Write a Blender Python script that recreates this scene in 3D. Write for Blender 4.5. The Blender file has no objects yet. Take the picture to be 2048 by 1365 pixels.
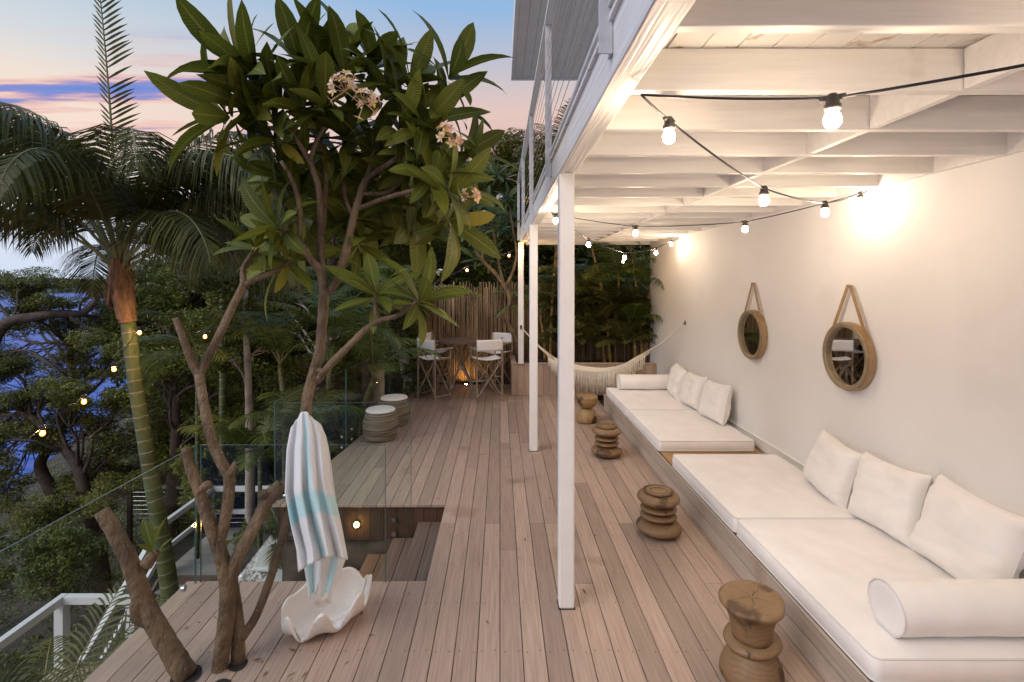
import bpy, math, random
import numpy as np
from mathutils import Vector, Matrix, noise as mnoise
random.seed(7)
R = math.radians
scene = bpy.context.scene
COL = scene.collection

# ------------------------------------------------------------------ camera
H = 2.35                      # eye height above the deck
F = 1024.0                    # focal length in pixels of the 2048 px wide photo
cam_d = bpy.data.cameras.new("camera")
cam_d.lens = 18.0; cam_d.sensor_width = 36.0
cam_d.shift_x = 24 / 2048; cam_d.shift_y = -121.5 / 2048
cam_d.clip_start = 0.05; cam_d.clip_end = 6000
cam = bpy.data.objects.new("camera", cam_d); COL.objects.link(cam)
cam.location = (0, 0, H); cam.rotation_euler = (R(90), 0, 0)
scene.camera = cam

# ------------------------------------------------------------------ sky
world = bpy.data.worlds.new("World"); scene.world = world
world.use_nodes = True
nt = world.node_tree; nt.nodes.clear()
def N(tree, kind, **kw):
    n = tree.nodes.new(kind)
    for k, v in kw.items():
        setattr(n, k, v)
    return n
def ramp(tree, stops, interp='LINEAR'):
    n = tree.nodes.new('ShaderNodeValToRGB'); cr = n.color_ramp; cr.interpolation = interp
    while len(cr.elements) < len(stops): cr.elements.new(0.5)
    for e, (p, c) in zip(cr.elements, stops):
        e.position = p; e.color = (c[0], c[1], c[2], 1)
    return n
tc = N(nt, 'ShaderNodeTexCoord')
sep = N(nt, 'ShaderNodeSeparateXYZ'); nt.links.new(tc.outputs['Generated'], sep.inputs[0])
base_l = ramp(nt, [(0.0, (.66, .76, .94)), (0.10, (.78, .82, .92)), (0.17, (.86, .77, .78)), (0.23, (.96, .77, .65)), (0.29, (.90, .78, .69)),
                   (0.34, (.70, .73, .76)), (0.41, (.52, .65, .77)), (0.52, (.36, .54, .79)), (1.0, (.30, .46, .78))])
base_r = ramp(nt, [(0.0, (.86, .66, .64)), (0.14, (.84, .50, .50)), (0.24, (.80, .50, .50)), (0.31, (.80, .59, .53)),
                   (0.38, (.58, .56, .62)), (0.47, (.30, .50, .78)), (0.62, (.28, .47, .78)), (1.0, (.30, .46, .78))])
nt.links.new(sep.outputs['Z'], base_l.inputs[0]); nt.links.new(sep.outputs['Z'], base_r.inputs[0])
az = N(nt, 'ShaderNodeMapRange'); az.inputs['From Min'].default_value = -.62; az.inputs['From Max'].default_value = -.12
nt.links.new(sep.outputs['X'], az.inputs['Value'])
mixlr = N(nt, 'ShaderNodeMix', data_type='RGBA')
nt.links.new(az.outputs[0], mixlr.inputs['Factor']); nt.links.new(base_l.outputs[0], mixlr.inputs['A']); nt.links.new(base_r.outputs[0], mixlr.inputs['B'])
# streaky clouds low in the west
zc = N(nt, 'ShaderNodeMath', operation='MAXIMUM'); nt.links.new(sep.outputs['Z'], zc.inputs[0]); zc.inputs[1].default_value = .02
cu = N(nt, 'ShaderNodeMath', operation='DIVIDE'); nt.links.new(sep.outputs['X'], cu.inputs[0]); nt.links.new(zc.outputs[0], cu.inputs[1])
cv = N(nt, 'ShaderNodeMath', operation='DIVIDE'); nt.links.new(sep.outputs['Y'], cv.inputs[0]); nt.links.new(zc.outputs[0], cv.inputs[1])
cc = N(nt, 'ShaderNodeCombineXYZ'); nt.links.new(cu.outputs[0], cc.inputs[0]); nt.links.new(cv.outputs[0], cc.inputs[1])
mp = N(nt, 'ShaderNodeMapping'); mp.inputs['Scale'].default_value = (.42, 1.9, 1); mp.inputs['Location'].default_value = (.35, .1, .62)
nt.links.new(cc.outputs[0], mp.inputs[0])
cn = N(nt, 'ShaderNodeTexNoise'); cn.inputs['Scale'].default_value = 1.25; cn.inputs['Detail'].default_value = 6; cn.inputs['Roughness'].default_value = .55
nt.links.new(mp.outputs[0], cn.inputs['Vector'])
cmask = ramp(nt, [(0.47, (0, 0, 0)), (0.56, (1, 1, 1))]); nt.links.new(cn.outputs['Fac'], cmask.inputs[0])
vs_ = N(nt, 'ShaderNodeMath', operation='MULTIPLY'); nt.links.new(cv.outputs[0], vs_.inputs[0]); vs_.inputs[1].default_value = .2
band = ramp(nt, [(0.40, (0, 0, 0)), (0.50, (1, 1, 1)), (0.66, (1, 1, 1)), (0.76, (0, 0, 0))]); nt.links.new(vs_.outputs[0], band.inputs[0])
lmask = N(nt, 'ShaderNodeMapRange'); lmask.inputs['From Min'].default_value = -.25; lmask.inputs['From Max'].default_value = -.42
nt.links.new(sep.outputs['X'], lmask.inputs['Value'])
m1 = N(nt, 'ShaderNodeMath', operation='MULTIPLY'); nt.links.new(cmask.outputs[0], m1.inputs[0]); nt.links.new(band.outputs[0], m1.inputs[1])
m2 = N(nt, 'ShaderNodeMath', operation='MULTIPLY'); nt.links.new(m1.outputs[0], m2.inputs[0]); nt.links.new(lmask.outputs[0], m2.inputs[1])
ccol = ramp(nt, [(0.48, (.98, .52, .42)), (0.53, (.80, .46, .46)), (0.58, (.26, .30, .66)), (0.68, (.13, .27, .72))]); nt.links.new(cn.outputs['Fac'], ccol.inputs[0])
mixc = N(nt, 'ShaderNodeMix', data_type='RGBA')
nt.links.new(m2.outputs[0], mixc.inputs['Factor']); nt.links.new(mixlr.outputs['Result'], mixc.inputs['A']); nt.links.new(ccol.outputs[0], mixc.inputs['B'])
bg = N(nt, 'ShaderNodeBackground'); bg.inputs['Strength'].default_value = 0.56
wo = N(nt, 'ShaderNodeOutputWorld')
nt.links.new(mixc.outputs['Result'], bg.inputs['Color']); nt.links.new(bg.outputs[0], wo.inputs[0])

# soft afterglow from the west, behind and to the left of the camera
sun_d = bpy.data.lights.new("afterglow_sun", 'SUN'); sun_d.energy = 1.05; sun_d.angle = R(40); sun_d.color = (1.0, .91, .86)
sun = bpy.data.objects.new("afterglow_sun", sun_d); COL.objects.link(sun)
sun.rotation_euler = Vector((0.62, 0.42, -0.62)).to_track_quat('-Z', 'Y').to_euler()

scene.view_settings.view_transform = 'Standard'; scene.view_settings.look = 'None'
scene.view_settings.exposure = 0.80; scene.view_settings.gamma = 1.0
scene.render.engine = 'CYCLES'
cy = scene.cycles
cy.use_denoising = True
cy.max_bounces = 8; cy.diffuse_bounces = 4; cy.glossy_bounces = 4; cy.transmission_bounces = 4; cy.transparent_max_bounces = 12
cy.sample_clamp_indirect = 4.0
cy.use_light_tree = True
cy.caustics_reflective = False; cy.caustics_refractive = False

# ------------------------------------------------------------------ helpers
def P(px, py, D):
    """a point seen at photo pixel (px,py), D metres in front of the eye"""
    return Vector(((px - 1000) * D / F, D, H - (py - 561) * D / F))

class MB:
    def __init__(s): s.v = []; s.f = []; s.uv = []; s.mi = []
    def add(s, vs, fs, uvs=None, mi=0):
        o = len(s.v); s.v += [tuple(v) for v in vs]
        for i, f in enumerate(fs):
            s.f.append(tuple(o + k for k in f)); s.mi.append(mi)
            s.uv.append(uvs[i] if uvs else None)
    def box(s, x0, x1, y0, y1, z0, z1, mi=0):
        vs = [(x0,y0,z0),(x1,y0,z0),(x1,y1,z0),(x0,y1,z0),(x0,y0,z1),(x1,y0,z1),(x1,y1,z1),(x0,y1,z1)]
        s.add(vs, [(3,2,1,0),(4,5,6,7),(0,1,5,4),(1,2,6,5),(2,3,7,6),(3,0,4,7)], mi=mi)
    def prism(s, base, z0, z1, mi=0):
        n = len(base)
        vs = [(x, y, z0) for x, y in base] + [(x, y, z1) for x, y in base]
        s.add(vs, [tuple(range(n-1, -1, -1)), tuple(range(n, 2*n))] + [(i, (i+1) % n, n+(i+1) % n, n+i) for i in range(n)], mi=mi)
    def bar(s, p, q, w, h, up=(0, 0, 1), mi=0):
        p = Vector(p); q = Vector(q); d = (q - p).normalized(); up = Vector(up)
        a = d.cross(up)
        if a.length < 1e-4: a = d.cross(Vector((1, 0, 0)))
        a.normalize(); b = a.cross(d).normalized(); a *= w/2; b *= h/2
        vs = [p-a-b, p+a-b, p+a+b, p-a+b, q-a-b, q+a-b, q+a+b, q-a+b]
        s.add(vs, [(0,1,2,3),(7,6,5,4),(0,4,5,1),(1,5,6,2),(2,6,7,3),(3,7,4,0)], mi=mi)
    def tube(s, pts, rad, n=8, cap=True, mi=0, jit=0.0):
        pts = [Vector(p) for p in pts]; m = len(pts)
        if not hasattr(rad, '__len__'): rad = [rad]*m
        t0 = (pts[1]-pts[0]).normalized()
        a = t0.cross(Vector((0, 0, 1)))
        if a.length < 1e-3: a = t0.cross(Vector((0, 1, 0)))
        a.normalize(); vs = []; L = 0; us = []
        for i in range(m):
            t = (pts[min(i+1, m-1)] - pts[max(i-1, 0)])
            t = t.normalized() if t.length > 1e-9 else t0
            a = (a - t*a.dot(t)); a.normalize(); b = t.cross(a)
            if i: L += (pts[i]-pts[i-1]).length
            us.append(L)
            for k in range(n):
                th = 2*math.pi*k/n; r = rad[i]*(1 + (jit*(random.random()-.5) if jit else 0))
                vs.append(pts[i] + (a*math.cos(th) + b*math.sin(th))*r)
        fs = []; uvs = []
        for i in range(m-1):
            for k in range(n):
                k2 = (k+1) % n
                fs.append((i*n+k, i*n+k2, (i+1)*n+k2, (i+1)*n+k))
                uvs.append(((k/n, us[i]), ((k+1)/n, us[i]), ((k+1)/n, us[i+1]), (k/n, us[i+1])))
        if cap:
            fs.append(tuple(range(n-1, -1, -1))); uvs.append(tuple((0, 0) for _ in range(n)))
            fs.append(tuple((m-1)*n+k for k in range(n))); uvs.append(tuple((0, us[-1]) for _ in range(n)))
        s.add(vs, fs, uvs, mi)
    def lathe(s, prof, n=24, c=(0, 0, 0), mi=0, wob=0.0, ph=0.0, tilt=None):
        c = Vector(c); vs = []; m = len(prof)
        for i, (r, z) in enumerate(prof):
            for k in range(n):
                th = 2*math.pi*k/n
                w = 1 + wob*(math.sin(2*th+ph)*.5 + math.sin(3*th+ph*1.7+i*.05)*.35)
                zz = z + (tilt(math.cos(th)*r, math.sin(th)*r, z) if tilt else 0)
                vs.append(c + Vector((math.cos(th)*r*w, math.sin(th)*r*w, zz)))
        fs = [(i*n+k, i*n+(k+1) % n, (i+1)*n+(k+1) % n, (i+1)*n+k) for i in range(m-1) for k in range(n)]
        if prof[0][0] > 1e-5: fs.append(tuple(range(n-1, -1, -1)))
        if prof[-1][0] > 1e-5: fs.append(tuple((m-1)*n+k for k in range(n)))
        s.add(vs, fs, mi=mi)
    def grid(s, fn, nu, nv, mi=0, closed_u=False):
        vs = [fn(i/nu, j/nv) for j in range(nv+1) for i in range(nu+1)]
        w = nu+1; fs = []; uvs = []
        for j in range(nv):
            for i in range(nu):
                fs.append((j*w+i, j*w+i+1, (j+1)*w+i+1, (j+1)*w+i))
                uvs.append(((i/nu, j/nv), ((i+1)/nu, j/nv), ((i+1)/nu, (j+1)/nv), (i/nu, (j+1)/nv)))
        s.add(vs, fs, uvs, mi)
    def sphere(s, c, r, n=10, m=7, sz=1.0, mi=0):
        prof = [(max(1e-6, r*math.sin(math.pi*i/m)), -r*sz*math.cos(math.pi*i/m)) for i in range(m+1)]
        s.lathe(prof, n, c, mi)
    def build(s, name, mats, parent=None, smooth=False, bevel=0.0, solid=0.0, sub=0, loc=None, rot=None):
        me = bpy.data.meshes.new(name); me.from_pydata(s.v, [], s.f)
        if not isinstance(mats, (list, tuple)): mats = [mats]
        for m in mats: me.materials.append(m)
        if len(mats) > 1: me.polygons.foreach_set('material_index', s.mi)
        if any(u is not None for u in s.uv):
            lay = me.uv_layers.new(name='UVMap'); flat = []
            for f, u in zip(s.f, s.uv):
                for k in range(len(f)): flat += list(u[k]) if u else [0.0, 0.0]
            lay.data.foreach_set('uv', flat)
        if smooth: me.polygons.foreach_set('use_smooth', [True]*len(s.f))
        me.update()
        o = bpy.data.objects.new(name, me); COL.objects.link(o)
        if loc is not None: o.location = loc
        if rot is not None: o.rotation_euler = rot
        if parent is not None: o.parent = parent
        if solid:
            md = o.modifiers.new('solid', 'SOLIDIFY'); md.thickness = solid; md.offset = 0
        if sub:
            md = o.modifiers.new('sub', 'SUBSURF'); md.levels = sub; md.render_levels = sub
        if bevel:
            md = o.modifiers.new('bevel', 'BEVEL'); md.width = bevel; md.segments = 2; md.limit_method = 'ANGLE'; md.angle_limit = R(40)
        return o

def tag(o, label=None, cat=None, group=None, kind=None):
    if label: o['label'] = label
    if cat: o['category'] = cat
    if group: o['group'] = group
    if kind: o['kind'] = kind
    return o
def empty(name, label, cat, group=None, loc=(0, 0, 0), rz=0.0):
    o = bpy.data.objects.new(name, None); COL.objects.link(o); o.location = loc; o.rotation_euler = (0, 0, rz)
    o.empty_display_size = .1
    return tag(o, label, cat, group)
def copy_tree(o, parent=None):
    c = o.copy(); COL.objects.link(c); c.parent = parent
    for ch in list(o.children): copy_tree(ch, c)
    return c
def catmull(pts, n=6):
    pts = [Vector(p) for p in pts]
    if len(pts) < 3: return [pts[0].lerp(pts[-1], i/n) for i in range(n+1)]
    q = [pts[0]*2-pts[1]] + pts + [pts[-1]*2-pts[-2]]; out = []
    for i in range(1, len(q)-2):
        for k in range(n):
            t = k/n; a, b, c, d = q[i-1], q[i], q[i+1], q[i+2]
            out.append(.5*((2*b) + (c-a)*t + (2*a-5*b+4*c-d)*t*t + (3*b-a-3*c+d)*t**3))
    out.append(pts[-1]); return out
def lerps(vals, n=6):
    out = []
    for a, b in zip(vals[:-1], vals[1:]):
        out += [a + (b-a)*k/n for k in range(n)]
    return out + [vals[-1]]
def rnd(a, b): return a + (b-a)*random.random()
def nz(x, y, z, s=1.0): return mnoise.noise(Vector((x*s, y*s, z*s)))

# ------------------------------------------------------------------ materials
MATS = {}
def pmat(name, c1, c2=None, scale=8.0, rough=.6, bump=0.0, bscale=None, stretch=(1, 1, 1), island=0.0, spec=.5, detail=4.0,
         lo=.35, hi=.65, c3=None, s3=2.0, t3=.6, metal=0.0, trans=0.0, uv=False, sheen=0.0, bdist=.02):
    m = bpy.data.materials.new(name); m.use_nodes = True; t = m.node_tree
    b = t.nodes['Principled BSDF']; out = t.nodes['Material Output']
    b.inputs['Roughness'].default_value = rough; b.inputs['Specular IOR Level'].default_value = spec; b.inputs['Metallic'].default_value = metal
    if sheen: b.inputs['Sheen Weight'].default_value = sheen
    tc = N(t, 'ShaderNodeTexCoord'); mp = N(t, 'ShaderNodeMapping'); mp.inputs['Scale'].default_value = stretch
    t.links.new(tc.outputs['UV' if uv else 'Object'], mp.inputs[0])
    col = None
    if c2 is not None:
        n = N(t, 'ShaderNodeTexNoise'); n.inputs['Scale'].default_value = scale; n.inputs['Detail'].default_value = detail
        t.links.new(mp.outputs[0], n.inputs['Vector'])
        r = ramp(t, [(lo, c1), (hi, c2)]); t.links.new(n.outputs['Fac'], r.inputs[0]); col = r.outputs[0]
    else:
        rgb = N(t, 'ShaderNodeRGB'); rgb.outputs[0].default_value = (*c1, 1); col = rgb.outputs[0]
    if c3 is not None:
        n3 = N(t, 'ShaderNodeTexNoise'); n3.inputs['Scale'].default_value = s3; n3.inputs['Detail'].default_value = 3
        t.links.new(tc.outputs['Object'], n3.inputs['Vector'])
        r3 = ramp(t, [(t3, (0, 0, 0)), (min(1, t3+.14), (1, 1, 1))]); t.links.new(n3.outputs['Fac'], r3.inputs[0])
        mx = N(t, 'ShaderNodeMix', data_type='RGBA'); t.links.new(r3.outputs[0], mx.inputs['Factor'])
        t.links.new(col, mx.inputs['A']); mx.inputs['B'].default_value = (*c3, 1); col = mx.outputs['Result']
    if island:
        g = N(t, 'ShaderNodeNewGeometry'); mr = N(t, 'ShaderNodeMapRange')
        mr.inputs['To Min'].default_value = 1-island; mr.inputs['To Max'].default_value = 1+island
        t.links.new(g.outputs['Random Per Island'], mr.inputs['Value'])
        hs = N(t, 'ShaderNodeHueSaturation'); t.links.new(mr.outputs[0], hs.inputs['Value']); t.links.new(col, hs.inputs['Color']); col = hs.outputs[0]
    t.links.new(col, b.inputs['Base Color'])
    if bump:
        nb = N(t, 'ShaderNodeTexNoise'); nb.inputs['Scale'].default_value = bscale or scale*2; nb.inputs['Detail'].default_value = 4
        t.links.new(mp.outputs[0], nb.inputs['Vector'])
        bp = N(t, 'ShaderNodeBump'); bp.inputs['Strength'].default_value = bump; bp.inputs['Distance'].default_value = bdist
        t.links.new(nb.outputs['Fac'], bp.inputs['Height']); t.links.new(bp.outputs[0], b.inputs['Normal'])
    if trans:
        tr = N(t, 'ShaderNodeBsdfTranslucent'); t.links.new(col, tr.inputs['Color'])
        ms = N(t, 'ShaderNodeMixShader'); ms.inputs[0].default_value = trans
        t.links.new(b.outputs[0], ms.inputs[1]); t.links.new(tr.outputs[0], ms.inputs[2]); t.links.new(ms.outputs[0], out.inputs[0])
    MATS[name] = m
    return m

def wood_board(name, c1, c2, dark, axis=1, island=.16, rough=.6, stain=None):
    st = [70, 70, 70]; st[axis] = 2.2
    return pmat(name, c1, c2, 1.0, rough, bump=.25, bscale=1.6, stretch=tuple(st), island=island, lo=.3, hi=.7, detail=6, c3=dark, s3=1.3, t3=stain or .62, spec=.35)

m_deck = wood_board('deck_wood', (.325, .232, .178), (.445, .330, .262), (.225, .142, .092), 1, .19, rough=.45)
m_deck_dark = wood_board('dark_wood', (.075, .038, .022), (.115, .06, .034), (.05, .026, .016), 2, .25)  # dark timber of the well lining, risers and deck frame
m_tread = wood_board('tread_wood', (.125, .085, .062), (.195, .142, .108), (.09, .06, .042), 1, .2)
m_bench = wood_board('bench_wood', (.40, .32, .26), (.50, .42, .35), (.32, .24, .18), 1, .08)
m_planter = wood_board('planter_wood', (.40, .29, .21), (.50, .385, .29), (.34, .23, .16), 2, .14)
m_grey_tim = wood_board('grey_timber', (.27, .245, .22), (.40, .37, .335), (.2, .18, .16), 0, .15)
m_white = pmat('white_paint', (.78, .765, .74), (.83, .82, .80), 3, .5, bump=.05, bscale=30)
m_beam = pmat('beam_paint', (.74, .72, .69), (.82, .81, .79), 1.2, .45, bump=.3, bscale=1.4, stretch=(30, 1.2, 30), c3=(.68, .62, .54), s3=6, t3=.70)
m_joist = pmat('joist_paint', (.76, .74, .70), (.82, .80, .77), 2, .5, bump=.12, bscale=2, stretch=(1.2, 20, 20), c3=(.62, .54, .44), s3=3.2, t3=.68)
m_ceil = pmat('ceiling_board', (.74, .71, .67), (.80, .78, .74), 2, .55, c3=(.34, .20, .09), s3=11, t3=.58)
m_wall = pmat('wall_render', (.79, .775, .75), (.83, .815, .795), .9, .7, bump=.16, bscale=9, c3=(.775, .76, .735), s3=1.3, t3=.58)
m_black = pmat('black_rubber', (.02, .02, .02), rough=.5)
m_gap = pmat('dark_gap', (.02, .017, .015), rough=.9)
m_steel = pmat('steel', (.5, .5, .5), rough=.3, metal=1.0)
m_grey_steel = pmat('grey_paint', (.52, .53, .54), (.66, .66, .65), 6, .5, c3=(.36, .33, .3), s3=11, t3=.66)
m_canvas = pmat('white_canvas', (.78, .75, .72), (.84, .82, .79), 90, .85, bump=.12, bscale=160, sheen=.2)
m_cushion = pmat('cushion_fabric', (.80, .765, .735), (.845, .815, .79), 5, .9, bump=.12, bscale=7, sheen=.15)
m_piping = pmat('cushion_piping', (.68, .66, .64), rough=.85)  # greyer than the cover: shadow under the piping put into its colour
m_leather = pmat('tan_strap', (.30, .185, .085), (.38, .24, .12), 12, .55)
m_brass = pmat('brass', (.6, .45, .2), rough=.35, metal=1.0)
m_frame = pmat('bronze_frame', (.22, .17, .10), (.30, .23, .14), 14, .4)
m_mirror = pmat('mirror_glass', (.82, .82, .80), rough=.02, metal=1.0)
m_bamboo = pmat('bamboo_pole', (.20, .15, .105), (.34, .27, .20), 6, .6, bump=.2, bscale=22)
m_table = wood_board('table_wood', (.10, .065, .045), (.17, .115, .08), (.08, .05, .035), 0, .2)
m_stick = pmat('brush_stick', (.135, .088, .047), (.32, .22, .122), 2.5, .8, bump=.5, bscale=20, stretch=(1, 1, .35), island=.42)
m_rope = pmat('cotton_rope', (.62, .55, .44), (.74, .67, .56), 60, .9, bump=.4, bscale=120)
m_bark = pmat('frangipani_bark', (.085, .055, .029), (.215, .148, .082), 7, .8, bump=1.0, bscale=20, stretch=(1, 1, .55), c3=(.36, .31, .25), s3=80, t3=.64, bdist=.05)
m_bark_dark = pmat('dark_bark', (.05, .038, .026), (.10, .075, .052), 7, .9, bump=.7, bscale=14)
m_bark_pale = pmat('pale_bark', (.30, .26, .20), (.46, .40, .32), 5, .85, bump=.4, bscale=12, c3=(.16, .13, .09), s3=7, t3=.6)
m_fiber = pmat('palm_fibre', (.10, .055, .03), (.30, .165, .08), 6, .8, bump=.5, bscale=12, stretch=(3, 3, .6))
m_petal = pmat('petal', (.85, .55, .48), (.9, .8, .66), 40, .6, trans=.3)
m_petal_w = pmat('white_petal', (.85, .82, .70), rough=.6, trans=.3)
m_shell = pmat('shell', (.80, .745, .68), (.86, .83, .79), 5, .45, bump=.15, bscale=14, c3=(.55, .42, .30), s3=7, t3=.60)
m_pebble = pmat('pebbles', (.30, .29, .28), (.78, .77, .75), 30, .8, bump=.6, bscale=40)
m_paver = pmat('paver_stone', (.58, .62, .61), (.66, .69, .68), 4, .75)
m_soil = pmat('soil', (.030, .024, .018), (.065, .052, .038), 1.2, .95, bump=.6, bscale=6, c3=(.15, .135, .115), s3=.22, t3=.60)
m_stone = pmat('sandstone', (.06, .044, .032), (.12, .09, .068), 5, .9, bump=.8, bscale=9)

def leafmat(name, ca, cb, rough=.45, trans=.22, island=.35, spec=.4):
    return pmat(name, ca, cb, 1.1, rough, island=island, trans=trans, spec=spec)
m_lf_olive = leafmat('olive_foliage', (0.097, 0.108, 0.020), (0.220, 0.222, 0.042))
m_lf_dark = leafmat('dark_foliage', (0.069, 0.090, 0.018), (0.173, 0.196, 0.036))
m_lf_mid = leafmat('mid_foliage', (0.107, 0.125, 0.020), (0.243, 0.252, 0.043))
m_lf_fig = leafmat('glossy_foliage', (0.088, 0.109, 0.021), (0.194, 0.212, 0.040), rough=.3)
m_frond = leafmat('palm_frond', (0.059, 0.067, 0.017), (0.133, 0.131, 0.033), rough=.5, spec=.25, island=.25)
m_frond_y = leafmat('cane_palm_frond', (0.074, 0.112, 0.020), (0.162, 0.207, 0.043), rough=.38, island=.3)
m_rachis = pmat('palm_rachis', (.14, .15, .05), (.22, .22, .08), 5, .5)

# broad frangipani leaf with midrib and side veins (UV: u across, v along)
def broadleaf(name, ca, cb, rib):
    m = bpy.data.materials.new(name); m.use_nodes = True; t = m.node_tree; b = t.nodes['Principled BSDF']; out = t.nodes['Material Output']
    uvn = N(t, 'ShaderNodeTexCoord'); sx = N(t, 'ShaderNodeSeparateXYZ'); t.links.new(uvn.outputs['UV'], sx.inputs[0])
    ab = N(t, 'ShaderNodeMath', operation='SUBTRACT'); t.links.new(sx.outputs['X'], ab.inputs[0]); ab.inputs[1].default_value = .5
    ab2 = N(t, 'ShaderNodeMath', operation='ABSOLUTE'); t.links.new(ab.outputs[0], ab2.inputs[0])
    ribm = N(t, 'ShaderNodeMapRange'); ribm.inputs['From Min'].default_value = .05; ribm.inputs['From Max'].default_value = .02
    t.links.new(ab2.outputs[0], ribm.inputs['Value'])
    v1 = N(t, 'ShaderNodeMath', operation='MULTIPLY'); t.links.new(sx.outputs['Y'], v1.inputs[0]); v1.inputs[1].default_value = 150
    v2 = N(t, 'ShaderNodeMath', operation='MULTIPLY'); t.links.new(ab2.outputs[0], v2.inputs[0]); v2.inputs[1].default_value = 26
    v3 = N(t, 'ShaderNodeMath', operation='SUBTRACT'); t.links.new(v1.outputs[0], v3.inputs[0]); t.links.new(v2.outputs[0], v3.inputs[1])
    v4 = N(t, 'ShaderNodeMath', operation='SINE'); t.links.new(v3.outputs[0], v4.inputs[0])
    g = N(t, 'ShaderNodeNewGeometry')
    r = ramp(t, [(0, ca), (.95, cb), (.985, (cb[0]*1.7, cb[1]*1.35, cb[2])), (1, (cb[0]*1.9, cb[1]*1.3, cb[2]))]); t.links.new(g.outputs['Random Per Island'], r.inputs[0])
    veins = N(t, 'ShaderNodeMapRange'); veins.inputs['From Min'].default_value = .55; veins.inputs['From Max'].default_value = 1.0; veins.inputs['To Max'].default_value = .35
    t.links.new(v4.outputs[0], veins.inputs['Value'])
    mx0 = N(t, 'ShaderNodeMath', operation='MAXIMUM'); t.links.new(veins.outputs[0], mx0.inputs[0]); t.links.new(ribm.outputs[0], mx0.inputs[1])
    mx = N(t, 'ShaderNodeMix', data_type='RGBA'); t.links.new(mx0.outputs[0], mx.inputs['Factor']); t.links.new(r.outputs[0], mx.inputs['A']); mx.inputs['B'].default_value = (*rib, 1)
    t.links.new(mx.outputs['Result'], b.inputs['Base Color'])
    b.inputs['Roughness'].default_value = .5; b.inputs['Specular IOR Level'].default_value = .28
    bp = N(t, 'ShaderNodeBump'); bp.inputs['Strength'].default_value = .35; bp.inputs['Distance'].default_value = .004
    t.links.new(v4.outputs[0], bp.inputs['Height']); t.links.new(bp.outputs[0], b.inputs['Normal'])
    tr = N(t, 'ShaderNodeBsdfTranslucent'); t.links.new(mx.outputs['Result'], tr.inputs['Color'])
    ms = N(t, 'ShaderNodeMixShader'); ms.inputs[0].default_value = .24
    t.links.new(b.outputs[0], ms.inputs[1]); t.links.new(tr.outputs[0], ms.inputs[2]); t.links.new(ms.outputs[0], out.inputs[0])
    return m
m_frangi = broadleaf('frangipani_leaf', (.082, .112, .012), (.168, .195, .024), (.27, .26, .06))
m_frangi_d = broadleaf('dark_frangipani_leaf', (.040, .070, .020), (.085, .125, .036), (.15, .19, .08))

def emis(name, col, strength):
    m = bpy.data.materials.new(name); m.use_nodes = True; t = m.node_tree; t.nodes.clear()
    e = N(t, 'ShaderNodeEmission'); e.inputs[0].default_value = (*col, 1); e.inputs[1].default_value = strength
    o = N(t, 'ShaderNodeOutputMaterial'); t.links.new(e.outputs[0], o.inputs[0]); return m
m_bulb = emis('lit_bulb', (1.0, .78, .56), 235)
m_fil = emis('lit_filament', (1.0, .66, .32), 900)
m_amber = bpy.data.materials.new('amber_bulb'); m_amber.use_nodes = True
_a = m_amber.node_tree; _a.nodes.clear(); _e = N(_a, 'ShaderNodeEmission'); _e.inputs[0].default_value = (1, .30, .05, 1); _e.inputs[1].default_value = 1.7
_tr = N(_a, 'ShaderNodeBsdfTransparent'); _tr.inputs[0].default_value = (1, .93, .82, 1); _ad = N(_a, 'ShaderNodeAddShader'); _o = N(_a, 'ShaderNodeOutputMaterial')
_a.links.new(_e.outputs[0], _ad.inputs[0]); _a.links.new(_tr.outputs[0], _ad.inputs[1]); _a.links.new(_ad.outputs[0], _o.inputs[0])
m_uplight = emis('lit_uplight', (1.0, .55, .20), 260)
m_step = emis('lit_step_lamp', (1.0, .50, .14), 110)

def glassmat(name, tint):
    m = bpy.data.materials.new(name); m.use_nodes = True; t = m.node_tree; t.nodes.clear()
    a = N(t, 'ShaderNodeBsdfTransparent'); a.inputs[0].default_value = (*tint, 1)
    g = N(t, 'ShaderNodeBsdfGlossy'); g.inputs['Roughness'].default_value = .01
    fr = N(t, 'ShaderNodeFresnel'); fr.inputs[0].default_value = 1.45
    ms = N(t, 'ShaderNodeMixShader'); o = N(t, 'ShaderNodeOutputMaterial')
    ge = N(t, 'ShaderNodeNewGeometry'); iv = N(t, 'ShaderNodeMath', operation='SUBTRACT'); iv.inputs[0].default_value = 1; t.links.new(ge.outputs['Backfacing'], iv.inputs[1])
    mu = N(t, 'ShaderNodeMath', operation='MULTIPLY'); m6 = N(t, 'ShaderNodeMath', operation='MULTIPLY'); t.links.new(fr.outputs[0], m6.inputs[0]); m6.inputs[1].default_value = .7; t.links.new(m6.outputs[0], mu.inputs[0]); t.links.new(iv.outputs[0], mu.inputs[1])
    t.links.new(mu.outputs[0], ms.inputs[0]); t.links.new(a.outputs[0], ms.inputs[1]); t.links.new(g.outputs[0], ms.inputs[2]); t.links.new(ms.outputs[0], o.inputs[0])
    return m
m_glass = glassmat('balustrade_glass', (.95, .985, .97))
m_glass_edge = pmat('glass_edge', (.05, .12, .10), rough=.15, spec=.8)
m_glass_top = pmat('polished_glass_edge', (.10, .13, .12), rough=.35, spec=.3)

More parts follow.
